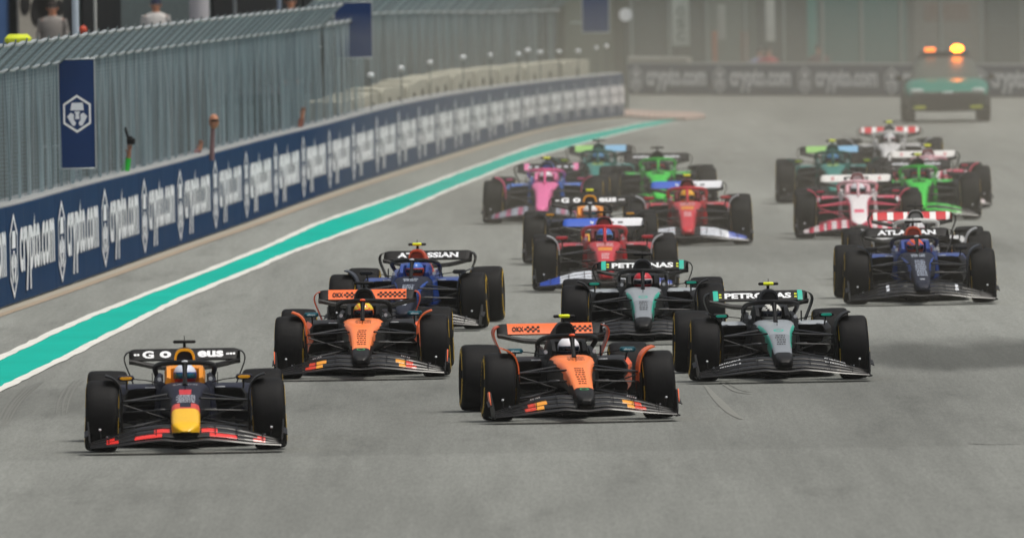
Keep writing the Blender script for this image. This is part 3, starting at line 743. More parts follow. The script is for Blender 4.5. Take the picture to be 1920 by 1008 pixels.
        if P.get('flap_mark'):
            m = MB()
            for q in range(5):
                x = sx*(.47 + q*.022); zt_ = ztop(x); y = -1.28 + .48 + .13*x*x + .04; m.box((x, y, zmain(x) + (zt_ - zmain(x))*.90 + .012), (.014, .01, .014), C(P['flap_mark']), 0)
            m.build('flap_marks', fw, smooth=False)
        if P.get('fw_text'):
            st, wd = P['fw_text']; d = MB()
            for q, z_off in ((2, .0), (3, .0)):
                def fnn(u, v):
                    x = sx*.60 + u; ax = abs(x); zm, zt_ = zmain(x), ztop(x); t = (q + .45 + v*10) / 4
                    y = -1.28 + .16*q + .13*ax*ax + .07 + v*2; return (x, y - .012, zm + (zt_ - zm)*t + .016)
                add_text(d, fit_text(st, wd, .028, .02), fnn, paint('#e6e8ea'))
            d.build('wing_lettering', fw, smooth=False)
    # wheels
    def wheel(sx, yc, wid, camber, nm='wheel'):
        e_ = empty(nm); e_.parent = root; e_.location = (sx * (1.02 - wid/2), yc, .362); e_.rotation_euler = (0, -sx*R(camber), 0) if 1 else 0
        h = wid / 2; m = MB()
        prof = [(-h+.05, .215), (-h+.012, .235), (-h, .28), (-h+.004, .32), (-h+.018, .345), (-h+.045, .357), (-h*.4, .361), (0, .362), (h*.4, .361), (h-.045, .357), (h-.018, .345), (h-.004, .32), (h, .28), (h-.012, .235), (h-.05, .215)]
        m.lathe(prof, lambda x, y, z: TYRE if math.hypot(y, z) > .335 else TYRE_SIDE, 56); ty_ = fixn(m.build('tyre', e_, angle=50))
        m = MB()
        for s2 in (-1, 1):
            for j in range(40):
                if j % 10 in (8, 9): continue
                a0, a1 = 2*math.pi*j/40, 2*math.pi*(j+1)/40
                m.poly([(s2*(h+q_), r_*math.cos(a_), r_*math.sin(a_)) for q_, r_, a_ in ((.001, .306, a0), (.001, .306, a1), (.004, .272, a1), (.004, .272, a0))], YELLOW)
                if j % 10 < 5: m.poly([(s2*(h+.001) - s2*.004, r_*math.cos(a_), r_*math.sin(a_)) for r_, a_ in ((.332, a0), (.332, a0+.1), (.315, a0+.1), (.315, a0))], YELLOW)
        m.build('tyre_marking', e_, smooth=False)
        m = MB(); m.lathe([(-h+.05, .19), (-h+.03, .217), (-h+.055, .222), (h-.055, .222), (h-.03, .217), (h-.015, .19), (h-.02, .09), (h-.005, .05), (h-.005, .0005)], RIM, 40); fixn(m.build('rim', e_))
        return e_
    for sx in (-1, 1): wheel(sx, 0, .335, 2.2); wheel(sx, 3.55, .42, 1.2)
    # wheel deflectors
    dc = g_('deflector', CARBON)
    for sx in (-1, 1):
        m = MB(); pr = smoothpath([(.655, .28), (.650, .50), (.660, .60), (.69, .68), (.745, .735), (.82, .765)], 3); rings = []
        for x, z in [(p[0], p[1]) for p in [Vector((a_[0], a_[1], 0)) for a_ in pr]]:
            rings.append([(sx*x, y_, z + (.0)) for y_ in (-.20, .30)] + [(sx*(x-.012), y_, z + .012) for y_ in (.30, -.20)])
        m.loft(rings, dc); fixn(m.build('wheel_deflector', root))
        m = MB(); m.loft([[(sx*.64, y_, z) for y_, z in ((-.22, .15), (.24, .15), (.26, .45), (-.2, .5))], [(sx*.665, y_, z) for y_, z in ((-.22, .15), (.24, .15), (.26, .45), (-.2, .5))]], BLACK); fixn(m.build('brake_duct', root))
        # suspension
        SM = g_('susp', GLOSS)
        for nm, a_, b_ in (('upper_wishbone', (.65, 0, .50), (.15, -.28, .535)), ('upper_wishbone', (.65, .02, .50), (.19, .42, .56)), ('lower_wishbone', (.65, 0, .225), (.12, -.30, .30)), ('lower_wishbone', (.65, .02, .225), (.19, .42, .31)), ('push_rod', (.63, .02, .47), (.22, .12, .33)), ('track_rod', (.65, -.12, .40), (.14, -.25, .42))):
            m = MB(); A, B = Vector((sx*a_[0], a_[1], a_[2])), Vector((sx*b_[0], b_[1], b_[2])); rr_ = .026 if 'wish' in nm else .018
            m.tube([A, A.lerp(B, .08), A.lerp(B, .5), B], [rr_*.7, rr_, rr_, rr_*1.1], SM, 8, .42); fixn(m.build(nm, root))
        m = MB(); m.box((sx*.26, -.18, .415), (.12, .05, .034), mat('rod_cover_grey', '#3c3d40', .4), .01); m.build('rod_cover', root)
        m = MB()
        for q, (xa, xb, y_, z) in enumerate(((.26, .60, .86, .285), (.24, .56, .80, .235), (.30, .62, .95, .185))):
            m.loft([[(sx*xa, y_, z), (sx*xa, y_ + .10, z + .006), (sx*xa, y_ + .10, z + .014), (sx*xa, y_, z + .008)], [(sx*xb, y_ + .1, z - .03), (sx*xb, y_ + .2, z - .024), (sx*xb, y_ + .2, z - .016), (sx*xb, y_ + .1, z - .022)]], GLOSS)
        fixn(m.build('floor_vane', root))
        for nm, a_, b_ in (('rear_wishbone', (.62, 3.55, .48), (.14, 3.3, .44)), ('rear_wishbone', (.62, 3.55, .22), (.12, 3.2, .20))):
            m = MB(); m.tube([(sx*a_[0], a_[1], a_[2]), (sx*b_[0], b_[1], b_[2])], .024, CARBON, 8, .4); m.build(nm, root)
    # rear wing
    rw = empty('rear_wing'); rw.parent = root; m = MB(); rings = []; XS = [-.58 + 1.16*i/40 for i in range(41)]; wc = P.get('flap', lambda x: CARBON)
    for x in XS:
        dz = -.02 * max(0, (abs(x)-.5)/.08) ** 2
        rings.append([(x, 4.02, .815+dz), (x, 4.05, .80+dz), (x, 4.17, .918+dz), (x, 4.165, .925+dz), (x, 4.08, .875+dz)])
    m.loft(rings, lambda x, y, z: wc(x)); fl = fixn(m.build('flap', rw))
    if P.get('wing_parts'):
        d = MB(); FY = lambda z: (4.02 + (z - .815) if z < .875 else 4.08 + (z - .875) * 1.7) - .009
        for st, xc, wd, hv, col in P['wing_parts']:
            if st == '#':
                for q in range(int(wd / .028)):
                    for r_ in range(3):
                        if (q + r_) % 2: d.poly([(xc - wd/2 + (q+a_)*.028, FY(.838 + (r_+b_)*.02), .838 + (r_+b_)*.02) for a_, b_ in ((0, 0), (1, 0), (1, 1), (0, 1))], paint(col, .5))
                continue
            def fnn(u, v):
                z = .868 + v; return (xc + u, FY(z), z)
            add_text(d, fit_text(st, wd, hv, .045), fnn, paint(col, .5))
        d.build('wing_lettering', fl, smooth=False)
    m = MB(); rings = []
    for x in XS:
        zc = interp((0, .12, .3, .42, .52, .6), (.735, .735, .75, .775, .80, .812), abs(x))
        rings.append([(x, 3.80, zc), (x, 3.92, zc-.035), (x, 4.04, zc+.005), (x, 4.05, zc+.02), (x, 3.93, zc+.0), (x, 3.82, zc+.02)])
    m.loft(rings, g_('rwmain', CARBON)); fixn(m.build('main_plane', rw))
    for sx in (-1, 1):
        pth = smoothpath([(.56, .905), (.60, .885), (.622, .84), (.615, .78), (.585, .70), (.545, .60), (.515, .50), (.50, .40), (.495, .28)], 3); m = MB(); rings = []
        for p in pth:
            x, z = p[0], p[1]; y0 = 3.80 if z > .6 else 3.80 + (.6 - z)*.5
            rings.append([(sx*x, y0, z), (sx*(x+.012), y0, z+.003), (sx*(x+.012), 4.20, z+.003), (sx*x, 4.20, z)])
        m.loft(rings, g_('rwend', CARBON)); fixn(m.build('endplate', rw))
    m = MB(); m.loft([[(-.012, y_, z) for y_, z in ((3.85, .35), (4.0, .35), (3.96, .74), (3.86, .74))], [(.012, y_, z) for y_, z in ((3.85, .35), (4.0, .35), (3.96, .74), (3.86, .74))]], CARBON); m.build('pylon', rw, smooth=False)
    m = MB(); m.loft([[(x, 3.95, .36), (x, 4.1, .38), (x, 4.1, .39), (x, 3.97, .385)] for x in (-.50, 0, .50)], CARBON); m.build('beam_wing', rw, smooth=False)
    m = MB(); m.box((0, 4.28, .30), (.06, .05, .10), mat('rain_light_red', '#5a0b0b', .3), .01); m.build('rain_light', root)
    return root
def make_driver(P, car):
    d = driver_mesh(P['suit']); h = P['helmet']
    m = MB(); c = (0, 1.33, .725); n, mm = 24, 16; rings = []
    for i in range(mm + 1):
        th = math.pi * (i + .02) / (mm + .04) * .93; rings.append([(c[0] + .122*math.sin(th)*math.cos(2*math.pi*j/n), c[1] + .145*math.sin(th)*math.sin(2*math.pi*j/n), c[2] + .125*math.cos(th)) for j in range(n)])
    m.loft(rings, lambda x, y, z: h(x, y, (z - c[2]) / .125)); ho = fixn(m.build('helmet', d))
    m = MB(); rows = []
    for i in range(7):
        zf = -.22 + .42 * i / 6; rr_ = math.sqrt(1 - zf*zf) * 1.025
        rows.append([(.122*rr_*math.sin(a_), c[1] - .145*rr_*math.cos(a_), c[2] + .125*zf) for a_ in [R(-62 + 124*j/14) for j in range(15)]])
    m.loft(rows, P.get('visor', mat('visor_dark', '#0c1526', .08, .3, .8)), closed=False); m.build('visor', ho)
    return d

# ------------------------------------------------------------------ liveries
C = paint
def helm(top, side, chin, spot=None):
    def f(x, y, z):
        if z < -.3: return C(chin)
        if spot and ((x*20 + z*3) % 2 < .8): return C(spot)
        return C(top) if z > .35 else C(side)
    return f
def rb_nose(x, y, z):
    if y < -1.10 and z < .22: return CARBON
    if y < -.55: return C('#e9b400')
    if y < -.36: return C('#c43a2c') if (abs(x) > .45 or y < -.50) else C('#1a1d2e')
    if y > .0 and y < .22 and abs(x) < .4: return C('#c73038')
    return C('#17192a')
RB = dict(nose=rb_nose, side=C('#10131f'), nose_w=.15, body=C('#131729'), headrest=C('#e8901a'), airbox=C('#f0b012'), mirror=C('#f0a810'), mirror_body=C('#131729'), suit=C('#1b2140', .7),
    marks=[(-.34, -.02, .10, 6, '#b9bcc6'), (.55, .63, .13, 1, '#c9cbd2')], nose_text=None, halo_mark=C('#c8ccd2'),
    helmet=helm('#cfd6e6', '#24418f', '#b22230'), visor=mat('visor_teal', '#0e6f86', .08, .6, .8), wing_parts=[('G', -.38, .12, .075, '#e8e9ea'), ('o', -.20, .12, .07, '#e8e9ea'), ('eus', .27, .27, .065, '#e8e9ea'), ('\u201c', -.50, .035, .022, '#e8e9ea'), ('\u201c', .45, .035, .022, '#e8e9ea'), ('..', -.50, .06, .022, '#ffffff'), ('..', .50, .06, .022, '#ffffff')],
    fw=lambda i, x: (C('#e0281f') if (i in (1, 2) and (.16 + .10*(2-i) < abs(x) < .34 + .20*(2-i) or .62 + .05*i < abs(x) < .80)) else CARBON))
def mc_nose(x, y, z):
    if y < -.80: return CARBON
    if abs(x) > .93 and z < .38: return CARBON
    return C('#ff8440')
def mc_pod(x, y, z): return C('#e85a1c') if (abs(x) > .60 and y < 2.2 and z < .60) else CARBON
MC = dict(nose=mc_nose, flap_mark='#d8dadc', body=CARBON, pod=mc_pod, pod_text=('VELO', '#101010'), airbox=CARBON, mirror=C('#0f6f80'), mirror_body=C('#0c4450'), mirror_text='allwyn', deflector=C('#ee6a2a'), halo_mark=C('#f0602a'), headrest=BLACK,
    suit=C('#20242c', .7), helmet=helm('#e8e8ec', '#c9cbd4', '#22243c'), marks=[(-.70, -.05, .055, 8, '#5c2c14'), (.30, .60, .10, 4, '#6e3516')], nose_text=None, nose_ring=(-.88, .05, .045, '#3a9a5a', False), endplate=C('#e8622a'), rwend=C('#d04a1c'),
    flap=lambda x: C('#ee6a2c') if abs(x) < .47 else CARBON, wing_parts=[('OKX', -.35, .13, .05, '#17110e'), ('#', -.19, .18, .05, '#17110e'), ('#', .29, .34, .05, '#17110e')],
    fw=lambda i, x: ((C('#c8381f') if abs(x) > .57 - .03*i else C('#e89a2c')) if i in (1, 2) and .46 - .02*i < abs(x) < .70 - .04*i else CARBON))
def me_nose(x, y, z):
    if y < -.93: return CARBON
    if abs(x) > .86 and -.6 < y < .5: return C('#0fa58e')
    if abs(x) > .95 and y < -.3: return CARBON
    return C('#8f969b') if y > -.15 else C('#7c8287')
ME = dict(nose=me_nose, body=C('#15171a'), airbox=C('#2a2c30'), mirror=C('#12a890'), mirror_body=CARBON, headrest=C('#101214'), suit=C('#15171a', .7), helmet=helm('#d8d8d0', '#26262a', '#d8d8d0', '#17171a'),
    marks=[(-.62, -.2, .06, 5, '#26282b')], nose_ring=(-.02, .058, .06, '#19b59d', False), fw_text=('PETRONAS', .24), cover=C('#1b1d20'),
    flap=lambda x: C('#13b09a') if .47 < abs(x) < .52 else CARBON, wing_parts=[('PETRONAS', 0, .78, .062, '#e4e7e8'), ('::', -.44, .03, .05, '#d8e030'), ('::', .44, .03, .05, '#d8e030')],
    pod=lambda x, y, z: C('#9aa0a4') if z > .60 else CARBON, nose_badge2=1)
def wi_nose(x, y, z): return C('#151a2a') if abs(x) < .9 or y < -.3 else C('#1f4fa8')
WI = dict(nose=wi_nose, side=C('#0e1830'), body=C('#17397f'), airbox=C('#d9502c'), cover=C('#c9482a'), mirror=C('#1a1d26'), headrest=C('#1c3c86'), suit=C('#1b3f8c', .7), helmet=helm('#2a62b8', '#c8502c', '#d5552c'),
    pod=lambda x, y, z: C('#183b82') if z > .585 else C('#0c1224'), marks=[(-.75, .05, .075, 9, '#aab4c4'), (.25, .5, .1, 2, '#b5bfcc')], nose_text=[('W', -.92, .07, .06, '#d8dfe8')], deflector=C('#3a3f48'), halo_mark=C('#c9ced4'),
    wing_parts=[('ATLASSIAN', 0, .80, .065, '#e4e7ea')], fw=lambda i, x: C('#c9ced4') if (i in (2, 3) and .44 < abs(x) < .475) else CARBON)
def fe_nose(x, y, z):
    if -.05 < y < .12 and abs(x) < .6: return C('#d88a20')
    return C('#bd1c29')
FE = dict(nose=fe_nose, side=C('#7a0f1a'), nose_w=.12, body=C('#b41824'), halo=C('#bd1c29'), airbox=BLACK, mirror=C('#bd1c29'), mirror_body=C('#8f101c'), headrest=C('#5a1018'), suit=C('#bd1c29', .7), helmet=helm('#2a5fb4', '#7fa9dc', '#2446a0'),
    marks=[(-.5, -.2, .06, 3, '#e2c9c9'), (.2, .5, .12, 3, '#ddc4c4')], deflector=C('#b9bbbd'), flap=lambda x: C('#2457c0') if x < -.05 else C('#dfe2e6'), wing_parts=[('hp', -.16, .05, .05, '#e8ecf2'), ('- -', .18, .2, .02, '#20242c')],
    pod=lambda x, y, z: C('#ad1824') if z > .5 else CARBON, fw=lambda i, x: C('#2850b8') if abs(x) > .66 and abs(x) < .92 and i else (C('#c9ced6') if i and abs(x) > .2 and abs(x) < .92 else CARBON))
AL = dict(nose=lambda x, y, z: C('#e0689e'), body=C('#2a62b8'), halo=C('#e0578e'), airbox=BLACK, mirror=C('#d85a8c'), headrest=C('#d86f9c'), suit=C('#2a62b8', .7), helmet=helm('#d8d0d8', '#8a3a5c', '#b8b8c0'), deflector=C('#c9486e'),
    pod=lambda x, y, z: C('#3a6cc0') if z > .5 else C('#101218'), flap=lambda x: C('#e07aa8') if .38 < abs(x) < .47 else CARBON, wing_parts=[('- - -', -.25, .3, .03, '#c9ccd4'), ('- - -', .25, .3, .03, '#c9ccd4')],
    fw=lambda i, x: C('#a85a7a') if (i and .25 < abs(x) < .85 and int(abs(x)*40) % 2) else (C('#9aa0ac') if i and .25 < abs(x) < .85 else CARBON))
AS = dict(nose=lambda x, y, z: C('#1f7a70'), body=C('#135f58'), halo=C('#14524c'), airbox=C('#0c3a36'), cover=C('#178a80'), mirror=C('#b0d020'), headrest=C('#10403c'), suit=C('#176b62', .7), helmet=helm('#1f6a96', '#24506a', '#a8b020'), deflector=C('#174f48'),
    nose_ring=(.45, .12, .06, '#b9c830', True), flap=lambda x: C('#8fc46a') if -.46 < x < -.1 else (C('#7fb4d8') if .1 < x < .46 else CARBON), wing_parts=None, pod=lambda x, y, z: C('#146a60') if z > .4 else CARBON)
SA = dict(nose=lambda x, y, z: C('#27c22c') if not (abs(x) < .5 and .3 < y < .5) else C('#1a1c1a'), body=C('#22b428'), halo=C('#22a82a'), airbox=BLACK, cover=BLACK, mirror=BLACK, headrest=C('#151715'), suit=C('#e0e0e0', .7), helmet=helm('#1c1e22', '#d02a30', '#c8c8c8'),
    pod=lambda x, y, z: C('#22b428') if z > .45 and abs(x) < .5 else CARBON, wing_parts=[('stake', -.27, .28, .045, '#c9ccd0'), ('stake', .27, .28, .045, '#c9ccd0')], fw=lambda i, x: C('#24b42a') if i and abs(x) < .7 and i != 2 else CARBON)
VR = dict(nose=lambda x, y, z: (C('#d84a6a') if (abs(x) > .85 or (-.7 < y < -.5 and abs(x) < .5)) else C('#e2dede')), nose_w=.15, body=C('#e0dcdc'), halo=C('#e4b8c0'), airbox=C('#7a1420'), mirror=C('#d03a58'), headrest=C('#d8a8b0'), suit=C('#d8d8dc', .7), helmet=helm('#d8dade', '#5a8a92', '#c83a50'), deflector=C('#cf3f5e'), susp=C('#c9405c'),
    pod=lambda x, y, z: C('#c03050') if z > .58 and abs(x) > .3 else (C('#dcd8d8') if z > .5 else CARBON), flap=lambda x: C('#dddcd8'), wing_parts=[('O', -.38, .05, .05, '#c8283c'), ('ru.c', 0, .4, .05, '#22242a'), ('O', .38, .05, .05, '#c8283c')],
    fw=lambda i, x: (C('#dcd0d2') if int(abs(x)*36) % 2 else C('#d0405a')) if i and .15 < abs(x) < .9 else CARBON)
HA = dict(nose=lambda x, y, z: C('#d8d8d6') if y < -.2 else C('#c9c9c8'), body=C('#cfcfce'), halo=C('#d4d4d2'), airbox=BLACK, cover=C('#c4c4c3'), mirror=BLACK, headrest=C('#151515'), suit=C('#e0e0e0', .7), helmet=helm('#c8c8cc', '#d8a0a8', '#e0e0e0'), deflector=C('#b9bbbd'),
    flap=lambda x: (C('#e8e6e4') if int((abs(x) + .02) * 14) % 3 == 1 else C('#c8202c')), rwend=CARBON, wing_parts=None, fw=lambda i, x: C('#c8202c') if i == 2 and abs(x) > .3 else (C('#c9c9c8') if i == 3 else CARBON), pod=lambda x, y, z: C('#c9c9c8') if z > .5 else CARBON)

def variant(P, **k): q = dict(P); q.update(k); return q
CARS = [  # livery, px/m at the front axle, photo x of the axle's centre, yaw degrees, label, driver label
 ('A', RB, 184, 349, 0.0, 'leading navy racing car with yellow nose tip and orange headrest, nearest to the camera', 'racing driver in blue and white helmet inside the leading yellow nosed car'),
 ('B', MC, 161, 680, -1.0, 'orange and black racing car just behind the leader, black camera pod and no side yaw', 'driver in red and yellow helmet in the farther orange car'),
 ('C', variant(MC, tcam=1), 176, 1085, 4.2, 'orange and black racing car with yellow camera pod, angled, in the front group', 'driver in white helmet in the angled orange car'),
 ('D', variant(ME, tcam=1), 164, 1461, 3.3, 'silver and black racing car with yellow camera pod and teal mirrors', 'driver in black and white patterned helmet in the nearer silver car'),
 ('E', ME, 151, 1207, 0.0, 'silver and black racing car with black camera pod behind the angled orange car', 'driver in red helmet in the farther silver car'),
 ('F', variant(WI, tcam=1), 145.5, 767, -3.7, 'dark blue racing car with yellow camera pod behind the farther orange one', 'driver in blue and orange helmet in the dark blue car with yellow pod'),
 ('G', WI, 139.5, 1725, 2.4, 'dark blue racing car with black camera pod near the right edge of the photo', 'driver in orange helmet in the dark blue car near the right edge'),
 ('H', FE, 133.5, 1136, .3, 'nearer of the two red racing cars, black camera pod, blue and white rear wing', 'driver in blue helmet in the nearer red car'),
 ('I', variant(FE, tcam=1, helmet=helm('#e0a818', '#d89a14', '#b8881c')), 119, 1290, 0, 'red racing car with yellow camera pod, farther of the two red cars', 'driver in yellow helmet in the farther red car'),
 ('J', variant(RB, tcam=1), 124.5, 1108, 0, 'navy racing car with orange intake ring and yellow camera pod behind the nearer red car', 'driver in white helmet in the navy car hidden behind the red car'),
 ('K', variant(AL, tcam=1), 111, 1020, -2.0, 'pink nosed racing car running nearest to the teal painted band', 'driver in pale helmet in the pink nosed car'),
 ('L', AS, 104, 1121, -.9, 'dark green racing car with black camera pod behind the pink nosed car', 'driver in blue helmet in the dark green car with black pod'),
 ('M', SA, 107.5, 1236, .5, 'bright green racing car with black camera pod behind the farther red car', 'driver in dark helmet in the bright green car with black pod'),
 ('N', VR, 117.5, 1611, .5, 'white and pink racing car with dark camera pod, nearer of the two white cars', 'driver in pale helmet in the nearer white and pink car'),
 ('O', variant(AS, tcam=1), 105.8, 1563, .2, 'dark green racing car with yellow camera pod behind the white and pink car', 'driver in blue helmet in the dark green car with yellow pod'),
 ('P', HA, 133, 1725, 1.5, 'white and black racing car with red striped rear wing directly behind the dark blue one', 'driver in pale helmet in the white car with red striped wing'),
 ('Q', variant(SA, tcam=1), 112, 1725, .7, 'bright green racing car with yellow camera pod behind the red striped wing', 'driver in dark helmet in the bright green car with yellow pod'),
 ('R', variant(VR, tcam=1), 108.3, 1748, 2.0, 'white racing car with yellow camera pod half hidden behind the bright green one', 'driver in pale helmet in the farther white and pink car'),
 ('S', variant(HA, tcam=1), 98.5, 1668, -.3, 'white racing car with red rear wing, last of the field before the safety vehicle', 'driver in pale helmet in the last car of the field'),
]
driver_over = {'B': helm('#e0c020', '#c02a2a', '#301a20', '#e0702a'), 'E': helm('#b81f2c', '#c8c0c4', '#a81f2a'), 'G': helm('#d8582c', '#d8582c', '#c84a24', '#2a62b0'), 'J': helm('#d8d8d8', '#c06a50', '#d8d8dc')}
for key, P, s_, x, yaw, lab, dlab in CARS:
    Z = FPX / s_
    # ground point: level plane at distance Z, centred on the photo's column x
    lo, hi = 100, 1100
    for _ in range(40):
        mid = (lo + hi) / 2
        if G(x, mid).y > Z: lo = mid
        else: hi = mid
    p = G(x, mid)
    car = make_car(P); car.location = (p.x, p.y, 0); yaw -= math.degrees(p.x / p.y); car.rotation_euler = (0, 0, R(yaw))
    tag(car, lab, 'racing car', 'open wheel racing cars on the track')
    P2 = variant(P, helmet=driver_over[key]) if key in driver_over else P
    d = make_driver(P2, car); d.location = (p.x, p.y, 0); d.rotation_euler = (0, 0, R(yaw)); tag(d, dlab, 'person', 'drivers seated in the racing cars')
exec_marker = 1

# ------------------------------------------------------------------ safety vehicle
p = G(1776, 229); gt = C('#0a7866'); 
t = empty('safety_vehicle', (p.x, p.y, 0)); tag(t, 'dark vehicle with teal bonnet and orange roof lamps trailing the field', 'car')
m = MB()
SV = [(-.95, .72, .40, .62), (-.88, .90, .30, .72), (-.5, .97, .25, .92), (.3, .99, .25, 1.03), (.7, .99, .25, 1.02), (2.6, .99, .25, 1.06), (3.6, .97, .3, 1.02), (3.85, .85, .45, .95)]
m.loft([sup(y, w_, a_, b_, 5, 32) for y, w_, a_, b_ in SV], lambda x, y, z: gt if z > .70 and y < .75 else C('#101a18')); bo = fixn(m.build('body', t))
m = MB(); m.loft([sup(y, w_, .85, zt, 4.5, 24) for y, w_, zt in ((.55, .84, 1.0), (1.3, .72, 1.50), (1.9, .70, 1.57), (2.8, .70, 1.52), (3.5, .78, 1.05))], lambda x, y, z: mat('windscreen_glass', '#50564f', .35, .1, .1) if (y < 1.3 or z < 1.44) else C('#0f1716')); fixn(m.build('cabin', t))
m = MB(); m.loft([[(-.72, -.955, .30), (.72, -.955, .30), (.80, -.93, .52), (.55, -.95, .66), (-.55, -.95, .66), (-.80, -.93, .52)], [(-.70, -.98, .32), (.70, -.98, .32), (.78, -.96, .52), (.52, -.97, .64), (-.52, -.97, .64), (-.78, -.96, .52)]], BLACK); m.build('grille', t, smooth=False)
for sx in (-1, 1):
    m = MB(); m.lathe([(-.13, .20), (-.13, .33), (-.10, .355), (.10, .355), (.13, .33), (.13, .20)], TYRE, 32, (sx*.88, .05, .355)); m.lathe([(-.12, .02), (.12, .22)], RIM, 24, (sx*.90, .05, .355)); fixn(m.build('wheel', t))
    m = MB(); m.lathe([(-.13, .20), (-.13, .33), (-.10, .355), (.10, .355), (.13, .33), (.13, .20)], TYRE, 32, (sx*.88, 2.95, .355)); fixn(m.build('wheel', t))
    m = MB(); m.box((sx*.72, -.80, .74), (.30, .16, .11), mat('headlight_glass', '#c5cfcb', .15), .03); m.build('headlight', t)
    m = MB(); m.box((sx*.66, -.975, .36), (.28, .03, .07), mat('yellow_fog_trim', '#b9c020', .5), .01); m.build('fog_trim', t)
    m = MB(); m.box((sx*1.08, .95, 1.03), (.16, .10, .13), BLACK, .03); m.tube([(sx*1.0, 1.0, .98), (sx*.9, 1.05, .95)], .02, BLACK, 6); m.build('mirror', t)
ORG = mat('orange_lamp_bright', '#ff8a10', .3, emit=30, ecol='#ff7a12'); ORG2 = mat('orange_lamp', '#ff7a20', .3, emit=3, ecol='#ff8030')
m = MB(); m.box((0, 1.7, 1.60), (1.15, .25, .06), BLACK, .015); lb = m.build('light_bar', t)
m = MB(); m.ball((.30, 1.55, 1.70), (.14, .09, .085), ORG, 16, 10); m.build('lamp', lb)
m = MB(); m.box((-.34, 1.55, 1.68), (.25, .12, .10), ORG2, .02); m.build('lamp', lb)
m = MB(); add_text(m, fit_text('O', .25, .05, .02), lambda u, v: (u, -.90 - 0*v, .70 + v), C('#dfe6e3')); m.box((0, -.92, .70), (.24, .04, .045), C('#dfe6e3'), .01); m.build('badge', t, smooth=False)

# ------------------------------------------------------------------ far background
def boxw(name, x0, x1, y0, y1, Y, dep, mt, label, cat, bev=.02, parts=None):
    a_, b_ = AT(x0, y0, Y), AT(x1, y1, Y); W_ = abs(b_.x - a_.x); H_ = abs(a_.z - b_.z)
    o = MB(); o.box((0, 0, H_/2), (W_, dep, H_), mt, bev); ob = o.build(name); ob.location = ((a_.x + b_.x)/2, Y + dep/2, min(a_.z, b_.z))
    return tag(ob, label, cat)
# far catch fence
root_p = FA + Vector((0, .6, 0)); ff = empty('catch_fence', root_p); tag(ff, 'blurred mesh fence standing above the far banner wall', 'fence', 'debris fences behind the barrier')
m = MB(); n_ = int(FL / .1)
for i in range(n_ + 1):
    c = FT * (i * .1); m.box((c.x, c.y, 2.2), (.006, .006, 3.4), GALV)
for j in range(24):
    z = .6 + j * .14; a_, b_ = Vector((0, 0, z)), FT * FL + Vector((0, 0, z)); m.tube([a_, b_], .004, GALV, 4)
m.build('wire_mesh', ff, smooth=False)
k = 0; s = .1
while s < FL:
    m = MB(); c = FT * s + Vector((0, .08, 0)); m.tube([c, c + Vector((0, 0, 4))], .05, mat('far_post', '#7a8280', .5, .4), 8); m.build('post', ff); s += 2.15
m = MB(); m.tube([Vector((0, 0, 2.62)), FT*FL + Vector((0, 0, 2.62))], .06, mat('far_post', '#7a8280'), 8); m.build('rail', ff)
m = MB(); m.tube([Vector((0, -.05, .93)), FT*3.4 + Vector((0, -.05, .93))], .09, mat('rail_pale', '#a9a9a0', .6), 8); m.build('top_rail', ff)
# service building behind the far fence
bb = empty('service_building', (FA.x - 12, 478, 0)); tag(bb, 'long dull grey green building behind the far fence', 'building')
GB = mat('dull_green_grey_wall', '#59635c', .85, vary=.25, scale=.6)
m = MB(); m.box((22, 3, 4), (60, 6, 8), GB, .05); m.build('wall', bb)
for i in range(12):
    m = MB(); m.box((1 + i*4, -.06, 1.5), (2.6, .1, 2.8), mat('dark_opening', '#2e3734', .8), .02); m.build('shutter', bb)
boxw('teal_container', 1516, 1700, -60, 118, 462, 3, mat('teal_panel', '#235f5c', .7, vary=.2, scale=1), 'dark teal container wall behind the far fence', 'container')
boxw('teal_post', 1512, 1530, -60, 112, 461.4, .3, mat('teal_trim', '#2f8078', .6), 'brighter teal column at the container corner', 'column')
boxw('dark_shelter', 1850, 1990, -60, 118, 462, 3, mat('shelter_dark', '#2f3c3b', .7), 'dark shelter at the right edge behind the fence', 'shelter')
boxw('brown_panel', 1732, 1818, 8, 40, 460, .3, mat('brown_panel', '#6a564a', .7), 'brown panel above the safety vehicle', 'panel')
boxw('grey_cabin', 1712, 1836, -60, 116, 462, 2, mat('grey_cabin', '#6b6a64', .8), 'pale grey cabin wall above the safety vehicle', 'cabin')
fb = empty('banner_flag', AT(1277, 86, 458)); a_ = AT(1260, 0, 458); b_ = AT(1294, 86, 458)
m = MB(); m.box((0, 0, (3.2 - b_.z)/2), (b_.x - a_.x, .03, 3.2 - b_.z), mat('flag_grey_white', '#a9b3ae', .7), .01); m.build('panel', fb)
m = MB()
for i, chh in enumerate('OSC'):
    add_text(m, fit_text(chh, .22, .26, .03), lambda u, v: (u, -.02, .26 + (2-i)*.33 + v), mat('flag_text', '#5f6b68', .7))
m.build('lettering', fb, smooth=False); tag(fb, 'tall pale banner with grey lettering hung on the far fence', 'banner')
boxw('white_column', 1434, 1453, -60, 78, 459, .25, mat('column_white', '#bfc2bc', .6), 'bright white column left of the teal container', 'column')
boxw('grey_column', 1345, 1360, 10, 75, 459, .25, mat('column_grey', '#989c96', .6), 'soft grey column between the orange posts', 'column')
for i, (x0, x1) in enumerate(((1334, 1346), (1390, 1402))):
    boxw('orange_post', x0, x1, 60, 117, 458, .2, mat('post_orange', '#a05a34', .6), ('left' if i == 0 else 'right') + ' one of the two orange posts behind the far wall', 'post')
